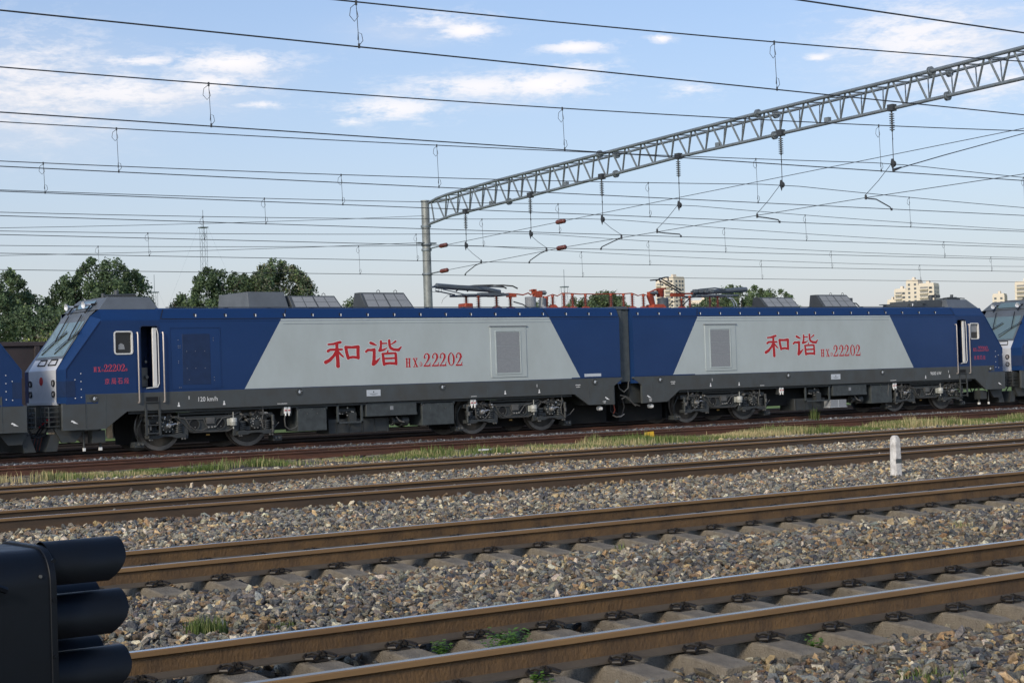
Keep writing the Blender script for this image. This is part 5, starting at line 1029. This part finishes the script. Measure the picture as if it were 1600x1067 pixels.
# insulator strings with pulleys and registration arms
STR = [(63.37, 7.67, 62.13, 6.81, 63.39, 6.33, 8), (58.54, 7.76, 57.38, 6.96, 58.61, 6.52, 7), (53.73, 7.92, 52.49, 7.07, 53.79, 6.70, 6), (49.11, 8.02, 50.34, 7.11, 48.99, 6.79, 5), (43.66, 8.19, 44.87, 7.17, 43.76, 6.84, 4), (38.52, 8.31, 39.69, 7.29, 38.59, 6.77, 3)]
SL = ['hanging insulator string nearest the steel column, over the farthest line', 'second insulator string from the steel column', 'third insulator string from the steel column', 'fourth insulator string from the steel column, third from the right', 'insulator string second from the right, above the right locomotive half', 'rightmost insulator string hanging from the portal in view']
for (y, z, ya, za, yc_, zc, k), lab in zip(STR, SL):
    t = thing('insulator_string', (GX + .2, y, at_(BC, y)), lab, 'insulator', 'insulator strings hung from the portal'); zt = at_(BC, y); x = GX + .1
    h = MB(); h.box((x - .08, y - .12, zt - .10), (x + .12, y + .12, zt + .12)); h.cyl((x, y, zt - .16), (x, y, zt - .1), .03, seg=8); h.cyl((x, y, zt - .78), (x, y, zt - .95), .016, seg=6); h.tube([(x, y, zt - .95), (x - .05, y - .04, zt - 1.0), (x, y, zt - 1.08), (x + .04, y + .02, zt - 1.02), (x, y, zt - .95)], .012); h.cyl((x, y, zt - 1.05), (x, y, z + .1), .014, seg=6); h.build('hanger', 'wire', t)
    i_ = MB(); prof = [(0, .03)]; n = 8
    for q in range(n): b0 = .02 + q * .074; prof += [(b0, .03), (b0 + .012, .085), (b0 + .03, .09), (b0 + .04, .035)]
    prof += [(.62, .03)]; i_.lathe((x, y, zt - .16), (0, 0, -1), prof, seg=12); i_.build('insulator_discs', 'insgrey', t)
    p = MB(); p.lathe((x - .03, y, z - .02), (1, 0, 0), [(0, .10), (.02, .11), (.03, .08), (.04, .11), (.06, .10)], seg=14); p.prism([(y - .05, z + .15), (y + .05, z + .15), (y + .09, z - .02), (y, z - .24), (y - .09, z - .02)], 'x', x - .05, x - .035); p.build('pulley', 'wire', t)
    ra = thing('registration_arm', (GX, ya, za), 'cranked registration arm ' + {8: 'below the string nearest the column', 7: 'below the second string from the column', 6: 'below the third string from the column', 5: 'below the fourth string from the column', 4: 'below the second string from the right', 3: 'below the rightmost string'}[k], 'registration arm', 'registration arms holding the contact wires')
    a = MB(); a.tube([(GX, y, z - .02), (GX, (y + ya) / 2, (z + za) / 2), (GX, ya, za + .1)], .010); a.build('tie_wire', 'wire', ra)
    a = MB(); sg = 1 if yc_ > ya else -1; a.tube([(GX, ya, za + .12), (GX, ya - sg * .02, za), (GX, ya + sg * .12, za - .04), (GX, ya + sg * .45, za - .10), (GX, yc_ - sg * .06, zc + .10), (GX, yc_, zc + .0)], .022); a.cyl((GX, ya, za + .08), (GX, ya, za - .06), .04, seg=8); a.cyl((GX, yc_, zc - .02), (GX, yc_, zc + .06), .035, seg=8); a.build('arm_tube', 'wire', ra)

# ================================================================== SIGNAL in the foreground
sg_ = thing('railway_signal', (2.1, 5.93, -.25), 'black shunting signal with round light hoods in the lower left corner', 'signal')
def rounded_box(x0, x1, y0, y1, z0, z1, r): return [(y, z) for y, z in rrect(y0, z0, y1, z1, r, 8)]
a = MB(); a.prism(rounded_box(0, 0, 5.67, 6.19, .26, .985, .12), 'x', 1.55, 2.185); hd_ = a.build('signal_head', 'signal', sg_, smooth=30)
a = MB(); a.prism(rounded_box(0, 0, 5.662, 6.198, .245, .994, .125), 'x', 2.180, 2.204); a.build('front_flange', 'signal', hd_, smooth=30, bevel=.003)
a = MB()
for z in (.95, .82, .63, .44, .30): a.cyl((2.192, 5.664, z), (2.192, 5.652, z), .008, seg=6)
a.box((1.60, 5.655, .40), (1.63, 5.67, .90)); a.tube([(1.72, 5.66, .30), (1.74, 5.60, .20), (1.80, 5.70, .05), (1.86, 5.85, -.2)], .012); a.build('flange_bolts', 'signal', hd_)
zs = [.912, .728, .530]
for yy in (5.80, 6.035):
    for i, z in enumerate(zs):
        if yy > 5.9 and i == 0: continue
        L = .275 + (.006 * i); x0_ = 2.203; z = z + (.012 if yy > 5.9 else 0); a = MB(); n = 26; o1 = []; o2 = []; o3 = []; o4 = []
        for j in range(n + 1):
            t = R(-35 + 250 * j / n)   # open below
            ey = math.cos(t); ez = math.sin(t); cut = L * (1 - .26 * max(0, (.55 - ez) / 1.2) ** 2.2)
            o1.append((x0_, yy + .093 * ey, z + .093 * ez)); o2.append((x0_ + cut, yy + .093 * ey, z + .093 * ez)); o3.append((x0_ + cut, yy + .089 * ey, z + .089 * ez)); o4.append((x0_, yy + .089 * ey, z + .089 * ez))
        a.loft([o1, o2, o3, o4], caps=False, closed=False); a.build('light_hood', 'signal', hd_, smooth=50)
        b = MB(); b.lathe((x0_ + .002, yy, z), (1, 0, 0), [(0, .085), (.02, .08), (.045, .05), (.055, .001)], seg=20, caps=False); b.build('lens', 'glassdark', hd_)
a = MB()
for z in (.88, .31): a.cyl((1.95, 5.668, z), (1.95, 5.63, z), .022, seg=10); a.tube([(1.90, 5.64, z), (1.98, 5.63, z + .006), (2.02, 5.635, z - .012)], .012)
a.build('door_latch', 'signal', hd_)
a = MB(); bolts(a, [(2.15, .90)], 5.672, .006, .006); a.build('rivet', 'pipe', hd_)
a = MB(); a.cyl((1.92, 5.93, -.3), (1.92, 5.93, .27), .055, seg=16); a.cyl((1.92, 5.93, -.3), (1.92, 5.93, -.1), .12, .10, seg=16); a.build('post', 'signal', sg_)

# ================================================================== MARKER POST
mp = MB(); cx, cy = 21.17, 18.72; w, d = .066, .06; base = -.30; rings = []
for z, k in ((base, 1.15), (.10, 1.04), (.36, .98), (.42, .85), (.46, .55)): rings.append([(cx - w * k, cy - d * k, z), (cx + w * k, cy - d * k, z + (.0)), (cx + w * k, cy + d * k, z), (cx - w * k, cy + d * k, z)])
mp.loft(rings); o = mp.build('marker_post', 'marker', bevel=.015, smooth=20); tag(o, 'short whitewashed concrete post standing in the ballast between two tracks', 'marker post')
a = MB(); a.box((cx - w * 1.02, cy - d * 1.09, .02), (cx + w * 1.02, cy - d * 1.06, .09)); a.build('painted_band', 'gang', o)
# small litter
a = MB(); a.loft([[(32.30, 38.0, -.17), (32.62, 37.98, -.17), (32.62, 38.1, -.17), (32.30, 38.1, -.17)], [(32.33, 38.02, .02), (32.60, 38.0, .04), (32.58, 38.08, .02), (32.34, 38.08, .0)]]); o = a.build('plastic_scrap', 'yellow'); o.location.y -= 1.9; o.location.x -= 1.5; tag(o, 'bright yellow plastic scrap lying in the grass strip', 'scrap')
a = MB(); a.box((24.5, 35.0, -.16), (24.85, 35.06, -.12)); o = a.build('plastic_scrap', 'ltr', bevel=.01); tag(o, 'small flat white scrap lying on the ballast edge of the grass', 'scrap')

# ================================================================== GRASS AND WEEDS
def blades(name, pts, hgt, cols, label, cat, lean=.35, wid=.006, kind='stuff'):
    n = len(pts); ang = rng.uniform(0, 2 * PI, n); ln = rng.uniform(.05, lean, n) * hgt; w = wid * (1 + hgt * 3)
    dx, dy = np.cos(ang), np.sin(ang); px, py = -dy, dx
    b0 = pts + np.c_[px * w, py * w, np.zeros(n)]; b1 = pts - np.c_[px * w, py * w, np.zeros(n)]
    m0 = pts + np.c_[dx * ln * .4 + px * w * .7, dy * ln * .4 + py * w * .7, hgt * .6]; m1 = pts + np.c_[dx * ln * .4 - px * w * .7, dy * ln * .4 - py * w * .7, hgt * .6]
    tp_ = pts + np.c_[dx * ln, dy * ln, hgt]
    V = np.stack([b0, b1, m1, m0, tp_], 1).reshape(-1, 3); me = bpy.data.meshes.new(name)
    i = np.arange(n)[:, None] * 5; F = np.concatenate([i + np.array([[0, 1, 2, 3]])], 0); T3 = i + np.array([[3, 2, 4]])
    me.from_pydata(V.tolist(), [], F.tolist() + T3.tolist()); at = me.attributes.new('tint', 'FLOAT_COLOR', 'POINT')
    at.data.foreach_set('color', np.repeat(np.c_[cols, np.ones(n)], 5, 0).astype(np.float32).ravel()); me.materials.append(M['grass'])
    o = bpy.data.objects.new(name, me); COL.objects.link(o); return tag(o, label, cat, kind=kind)
GC = np.array([(0.14, 0.20, 0.055), (0.26, 0.29, 0.11), (0.66, 0.54, 0.29), (0.52, 0.45, 0.23), (0.07, 0.11, 0.03)])
n = 120000; x = rng.uniform(9, 58, n); y = 36.55 - np.abs(rng.normal(0, 1, n)) * (0.75 + .35 * np.sin(x * .31) + .3 * (x > 27))
dens = .14 + .4 * np.sin(x * .42 + 1) * np.sin(x * 1.31) + .35 * np.sin(x * 2.9 + y * 2) + .30 * (x > 27) + .15 * (x > 31); ok = (rng.random(n) < dens) & (y > 33.2); x, y = x[ok], y[ok]; n = len(x)
xc_ = rng.uniform(12, 58, 70); yc_2 = 36.6 - rng.random(70) * 2.0; m_ = 110
x = np.concatenate([x, np.repeat(xc_, m_) + rng.normal(0, .22, 70 * m_)]); y = np.concatenate([y, np.repeat(yc_2, m_) + rng.normal(0, .12, 70 * m_)]); n0_ = n; n = len(x)
h = (.05 + .11 * rng.random(n) + .09 * rng.random(n) * (np.arange(n) > n0_)) * (.62 + .6 * np.clip(np.sin(x * 1.1) + .3, 0, 1)) * (1.0 + .25 * (x > 27)); gi = np.clip((np.sin(x * .9 + 2) + np.sin(x * 2.3 + y) + rng.normal(0, .9, n) + 1.6) / 1.1, 0, 4.9).astype(int)
blades('grass', np.c_[x, y, np.full(n, -.25)], h, GC[np.array([0, 1, 3, 2, 3])[gi]] * rng.uniform(.7, 1.2, (n, 1)), 'rough green and straw coloured grass strip beside the rust red track', 'grass')
n = 9000; x = rng.uniform(12, 52, n); y = np.where(rng.random(n) < .5, rng.normal(37.9, .35, n), rng.normal(40.2, .9, n)); ok = (np.sin(x * .8) * np.sin(x * 2.1 + 1) > .25); x, y = x[ok], y[ok]; n = len(x)
blades('grass', np.c_[x, y, np.full(n, -.2)], rng.uniform(.05, .2, n), GC[rng.integers(0, 5, n)] * .8, 'thin scattered grass growing between the rust red rails by the locomotive', 'grass')
def tuft(x, y, r, h, n, label, cols=(0, 1, 4), name='grass_tuft', lean=.6):
    a = rng.uniform(0, 2 * PI, n); d = np.sqrt(rng.random(n)) * r; p = np.c_[x + d * np.cos(a), y + d * np.sin(a), np.full(n, bed_z(y) - .01)]
    o = blades(name, p, rng.uniform(.4, 1, n) * h, GC[rng.choice(cols, n)] * rng.uniform(.7, 1.1, (n, 1)), label, 'weed', lean, .004, kind=None); o['group'] = 'weeds growing in the ballast'; return o
tuft(5.50, 11.35, .16, .16, 260, 'bushy grass tuft in the ballast just right of the signal')
tuft(6.05, 11.2, .12, .07, 80, 'low sparse grass tuft right of the bushy one by the signal')
tuft(7.6, 6.5, .20, .10, 220, 'green grass patch on the ballast near the bottom right corner')
tuft(14.7, 12.1, .12, .12, 60, 'thin weed beside the far side of the nearest track at right', (1, 2, 3))
tuft(11.3, 13.7, .06, .14, 20, 'thin pale stalk standing in front of the second track', (1, 4))
tuft(41.7, 40.3, .18, .55, 50, 'tall spindly weed growing in front of the right locomotive wheels', (0, 1, 4), lean=.25)
def leafy(x, y, n, r, h, label):
    V = []; F = []; C_ = []; rr = random.Random(int(x * 100)); z0 = max(bed_z(y) - .02, -.24)
    for s_ in range(n):
        a = rr.uniform(0, 6.28); hh = h * rr.uniform(.5, 1); bx_, by_ = x + rr.uniform(-r, r) * .5, y + rr.uniform(-r, r) * .4
        tx, ty = bx_ + math.cos(a) * r * rr.uniform(.2, .8), by_ + math.sin(a) * r * rr.uniform(.2, .6)
        for q in range(9):
            f = (q + 1) / 9; cx_, cy_, cz = bx_ + (tx - bx_) * f, by_ + (ty - by_) * f, z0 + hh * f; b = rr.uniform(0, 6.28); l = .035 * rr.uniform(.6, 1.2); u_ = Vector((math.cos(b), math.sin(b), rr.uniform(-.2, .4))) * l; w_ = Vector((-math.sin(b), math.cos(b), rr.uniform(-.3, .3))) * l * .35; p = Vector((cx_, cy_, cz)); o = len(V)
            V += [p, p + u_ * .5 + w_, p + u_, p + u_ * .5 - w_]; F.append((o, o + 1, o + 2, o + 3)); c = rr.uniform(.7, 1.3); C_ += [(.10 * c, .20 * c, .03 * c, 1)] * 4
    me = bpy.data.meshes.new('weed'); me.from_pydata([tuple(v) for v in V], [], F); at = me.attributes.new('tint', 'FLOAT_COLOR', 'POINT'); at.data.foreach_set('color', np.array(C_, dtype=np.float32).ravel()); me.materials.append(M['leaf'])
    o = bpy.data.objects.new('leafy_weed', me); COL.objects.link(o); return tag(o, label, 'weed', 'weeds growing in the ballast')
leafy(6.52, 9.05, 60, .20, .17, 'broad leafy green weed between the rails of the nearest track'); leafy(6.12, 9.25, 20, .1, .13, 'smaller leafy weed left of the broad one between the near rails')
leafy(5.85, 7.85, 12, .07, .12, 'small leafy weed at the bottom edge against the near rail'); leafy(7.9, 7.72, 10, .07, .10, 'small leafy weed beside a sleeper end right of centre')

# ================================================================== TREES
def tree(x, y, top, hw, label, seed, green=(0.050, 0.085, 0.026), n=9000, pale=0.0, base=0.0, leaf=.15):
    n = int(n * 1.5)
    r = np.random.default_rng(seed); H = top + .5; t = thing('tree', (x, y, -.5), label, 'tree', 'trees beyond the railway yard')
    a = MB(); a.cyl((x, y, -.5), (x, y, H * .45), .20, .11, seg=8); a.cyl((x, y, H * .45), (x + hw * .1, y, H * .9 - .5), .11, .03, seg=7); rr = random.Random(seed); cl = []
    for i in range(16):
        z0 = H * rr.uniform(.25, .75); an = rr.uniform(0, 6.28); d = hw * rr.uniform(.5, 1.0); z1 = z0 + H * rr.uniform(.08, .22); a.cyl((x, y, z0), (x + d * math.cos(an), y + d * math.sin(an), min(z1, top - .3)), .05, .015, seg=5)
    a.build('trunk', 'bark', t)
    # leaf clumps: a few dozen blobs of different size, many small leaves on each
    hw *= 1.45; k = 130; cz = r.uniform(.15, 1.0, k) ** .6; prof = np.clip(1 - (np.clip(cz - .55, 0, 1) / .47) ** 2.2, .04, 1) ** .6; an = r.uniform(0, 2 * PI, k); dd = np.sqrt(r.random(k)) * hw * 1.0 * prof
    C = np.c_[x + dd * np.cos(an), y + dd * np.sin(an), cz * top * .95 + .0]; rad = hw * r.uniform(.06, .25, k); C[0] = (x + hw * .05, y, top - .22); rad[0] = .22; C[1] = (x - hw * .2, y, top - .7); rad[1] = .35
    for q in range(2, 62):   # shoots standing out of the outline, three small clumps each
        if q % 3 == 2: a_ = r.uniform(0, 6.28); zz = r.uniform(.55, .93)
        else: zz = min(zz + .035, 1.0)
        rr_ = hw * max(.15, (1 - (max(zz - .55, 0) / .47) ** 2.2)) ** .6 * 1.08; C[q] = (x + rr_ * math.cos(a_) * .97, y + rr_ * math.sin(a_), zz * top); rad[q] = r.uniform(.10, .24)
    idx = r.integers(0, k, n); g_ = r.normal(0, 1, (n, 3)); g_ /= np.linalg.norm(g_, axis=1, keepdims=True); rad_ = rad[idx] * (.55 + .5 * r.random(n) ** .6)
    P = C[idx] + g_ * rad_[:, None] * np.array([1, 1, 1.15]) + r.normal(0, .05, (n, 3)); ok = P[:, 2] < top + .15; P = P[ok]; idx = idx[ok]; n2 = len(P)
    u_ = r.normal(0, 1, (n2, 3)); u_ /= np.linalg.norm(u_, axis=1, keepdims=True); v_ = r.normal(0, 1, (n2, 3)); v_ = np.cross(u_, v_); v_ /= np.linalg.norm(v_, axis=1, keepdims=True)
    s_ = leaf * r.uniform(.5, 1.15, n2)[:, None]; V = np.stack([P - u_ * s_ * .6, P + v_ * s_ * .36, P + u_ * s_ * .6, P - v_ * s_ * .36], 1).reshape(-1, 3)
    me = bpy.data.meshes.new('crown'); me.vertices.add(n2 * 4); me.vertices.foreach_set('co', (V - np.array([x, y, -.5])).ravel().astype(np.float32)); me.loops.add(n2 * 4); me.loops.foreach_set('vertex_index', np.arange(n2 * 4, dtype=np.int32)); me.polygons.add(n2); me.polygons.foreach_set('loop_start', np.arange(0, n2 * 4, 4, dtype=np.int32)); me.update(calc_edges=True)
    ct = r.uniform(.65, 1.35, k)[idx][:, None]; c = np.array(green) * ct * r.uniform(.7, 1.3, (n2, 1)); yl = r.random(n2) < .12; c[yl] *= np.array([1.6, 1.5, 1.1])
    if pale: pk = r.random(n2) < pale; c[pk] = np.array([.26, .27, .18]) * r.uniform(.6, 1.1, (pk.sum(), 1))
    at = me.attributes.new('tint', 'FLOAT_COLOR', 'POINT'); at.data.foreach_set('color', np.repeat(np.c_[c, np.ones(n2)], 4, 0).astype(np.float32).ravel()); me.materials.append(M['leaf'])
    o = bpy.data.objects.new('crown', me); COL.objects.link(o); o.parent = t; return t
TL = [(28.3, 80, 7.6, 1.7, 'dark tree cut off by the left edge behind the locomotives', .03, 11000), (30.6, 82, 6.7, 1.5, 'lower dark tree second from the left edge', 0, 9000), (32.5, 80, 7.3, 1.3, 'dark tree with a pointed crown left of the tallest in the left group', 0, 10000), (34.0, 80, 8.15, 1.45, 'tallest dark tree above the left cab, ragged top', 0, 12000), (35.6, 81, 7.6, 1.15, 'open branched tree at the right end of the left group', 0, 6000),
      (29.4, 77, 5.6, 2.2, 'low bushy tree filling the left background', 0, 10000), (32.8, 77, 5.4, 2.2, 'low bushy tree behind the left cab windscreen', 0, 10000), (40.2, 80, 7.7, 1.6, 'dense round dark tree left of the pale poplar', 0, 13000), (38.7, 80.5, 6.4, 1.1, 'small shrubby tree at the left foot of the round dark tree', 0, 7000), (41.6, 79, 7.5, .9, 'narrow tree with pale upright twigs between the dark tree and the poplar', .30, 6500),
      (43.7, 80, 8.2, 1.35, 'poplar with silvery pale leaves on its upright twigs', .36, 12000), (45.1, 80.5, 7.3, .8, 'slim tree at the right side of the silvery poplar', .10, 5000), (48.0, 80, 6.3, .6, 'small treetop showing between the two roof vent housings', 0, 2500),
      (75.6, 95, 7.2, 1.4, 'left hand treetop behind the roof insulators', .05, 7000), (77.8, 95, 7.7, 1.6, 'rounded tree behind the gangway and roof insulators', .05, 10000), (79.5, 95.5, 7.3, 1.0, 'right hand treetop behind the roof insulators', .05, 5000), (72.3, 95, 6.9, 1.0, 'low treetop behind the vacuum breaker on the left roof', 0, 3500),
      (90.8, 95, 8.1, 2.3, 'wide green tree right of the pantograph', .05, 12000), (87.2, 94, 7.3, 1.8, 'lower green tree below the pantograph arm, before the towers', .05, 9000), (94.3, 95.5, 7.9, 1.9, 'green tree at the right end of the group by the roof vent housings', .05, 9000), (61.5, 95, 6.1, 1.4, 'treetop just behind the steel column foot', 0, 3500)]
for i, (x, y, top, hw, lab, pale, n) in enumerate(TL): tree(x, y, top, hw, lab, 100 + i, n=n, pale=pale, green=(0.098, 0.145, 0.078) if y < 90 else (0.115, 0.165, 0.085), leaf=.135 if y < 90 else .17)  # greens lightened and blued, haze put into the leaf colour
for i, (x, y, top, hw, lab) in enumerate(((24.9, 64, 3.9, 1.0, 'pale green bush just above the freight wagon at the left edge'), (27.2, 66, 3.75, .8, 'pale flowering bush above the freight wagon beside the windscreen'))):
    t = tree(x, y, top, hw, lab, 300 + i, n=5000, green=(.16, .20, .07), pale=.35, leaf=.12); t.name = 'bush'; t['category'] = 'bush'; t['group'] = 'pale bushes behind the wagon'

# ================================================================== FAR MASTS
def mast(x, y, h, w, label):
    t = thing('radio_mast', (x, y, -.5), label, 'radio mast', 'distant lattice radio masts'); a = MB(); r_ = .032; c = [(x - w / 2, y - w / 2), (x + w / 2, y - w / 2), (x + w / 2, y + w / 2), (x - w / 2, y + w / 2)]
    for p in c: a.tube([(p[0], p[1], -.5), (p[0], p[1], h - 2)], r_, seg=4)
    z = 0; k = 0
    while z < h - 3:
        for i in range(4):
            p, q = c[i], c[(i + 1) % 4]; a.tube([(p[0], p[1], z + (1.4 if k % 2 else 0)), (q[0], q[1], z + (0 if k % 2 else 1.4))], .024, seg=3)
        z += 1.4; k += 1
    a.box((x - w * .75, y - w * .75, h - 2.1), (x + w * .75, y + w * .75, h - 1.9)); a.tube([(x, y, h - 2), (x, y, h + 1.5)], .05, seg=4); a.build('lattice', 'galv', t)
    g_ = MB()
    for dx in (-1, 1): g_.tube([(x + dx * w, y, h - 2), (x + dx * h * .45, y, 0)], .010, seg=3)
    g_.build('guy_wires', 'galv', t)
mast(154.4, 314.1, 36.3, 1.05, 'tall distant lattice mast rising between the left trees'); mast(145.5, 318.3, 23.6, .9, 'shorter distant lattice mast right of the left tree group'); mast(215.3, 275.9, 22.4, .9, 'distant lattice mast behind the left roof insulators')

# ================================================================== FAR TOWER BLOCKS
def tower(px, py, blocks, label, rot):
    """blocks: (x0, x1, depth, top, style) along the facade, in metres"""
    t = thing('apartment_tower', (px, py, -.5), label, 'apartment tower', 'cream apartment towers on the horizon'); t.rotation_euler = (0, 0, rot); bpy.context.view_layer.update()
    ORG[t.name] = Vector((0, 0, 0))
    def part(mb_, nm, m_, par=t):
        o = mb_.build(nm, m_, par, smooth=0); o.location = (0, 0, 0); return o
    wmesh = None
    for (x0, x1, dp, top, st) in blocks:
        a = MB(); a.box((x0, 0, 0), (x1, dp, top)); wl = part(a, 'wall', 'cream')
        a = MB(); a.box((x0 + .3, .3, top), (x1 - .3, dp - .3, top + 1.1)); a.box((x0 + (x1 - x0) * .4, dp * .3, top + 1.1), (x0 + (x1 - x0) * .6, dp * .6, top + 3)); part(a, 'parapet', 'cream')
        zl = top - 3.2; nf = 0
        while zl > 28 and nf < 13:
            if 'b' in st:   # deep balconies
                w_ = x1 - x0; a = MB(); a.box((x0 + w_ * .12, -.15, zl), (x0 + w_ * .62, -.02, zl + 1.7)); b_ = part(a, 'balcony_opening', 'creamgrey'); a = MB(); a.box((x0 + w_ * .10, -1.5, zl - .5), (x0 + w_ * .64, -.02, zl + .3)); part(a, 'balcony', 'cream')
                a = MB(); a.box((x0 + w_ * .72, -.12, zl), (x0 + w_ * .9, -.02, zl + 1.5)); part(a, 'window', 'winglass')
            if 'w' in st:
                n_ = max(1, int((x1 - x0) / 4))
                for q in range(n_): c = x0 + (x1 - x0) * (q + .5) / n_; a = MB(); a.box((c - .8, -.12, zl), (c + .8, -.02, zl + 1.5)); part(a, 'window', 'winglass')
            if 's' in st:
                for q in (.25, .55, .8): a = MB(); a.box((x1 + .02, dp * q - 1, zl), (x1 + .12, dp * q + 1, zl + 1.6)); part(a, 'side_window', 'winglass')
            zl -= 3.0; nf += 1
    return t
# facades turn towards the low sun at the left
tower(852.6, 981.5, [(0, 8, 14, 73.5, 'wbs'), (8, 16.5, 14, 75.5, 'wbs')], 'cream apartment tower rising behind the raised pantograph head', R(-78))
tower(871.0, 965, [(0, 20, 14, 57.5, 'bw')], 'low cream block behind the lower green tree below the pantograph', R(-74))
tower(972.6, 862.5, [(0, 5.5, 12, 52.5, 'w'), (5.5, 14.5, 12, 60.0, 'bw'), (14.5, 23.5, 12, 66.0, 'w'), (23.5, 35, 14, 63.0, 'bws')], 'stepped cream towers left of the right cab hood', R(-66))
tower(1020.5, 805.5, [(0, 8.5, 12, 53.5, 'w'), (16, 30, 12, 61.5, 'bw')], 'cream towers partly hidden behind the rightmost locomotive roof', R(-62))
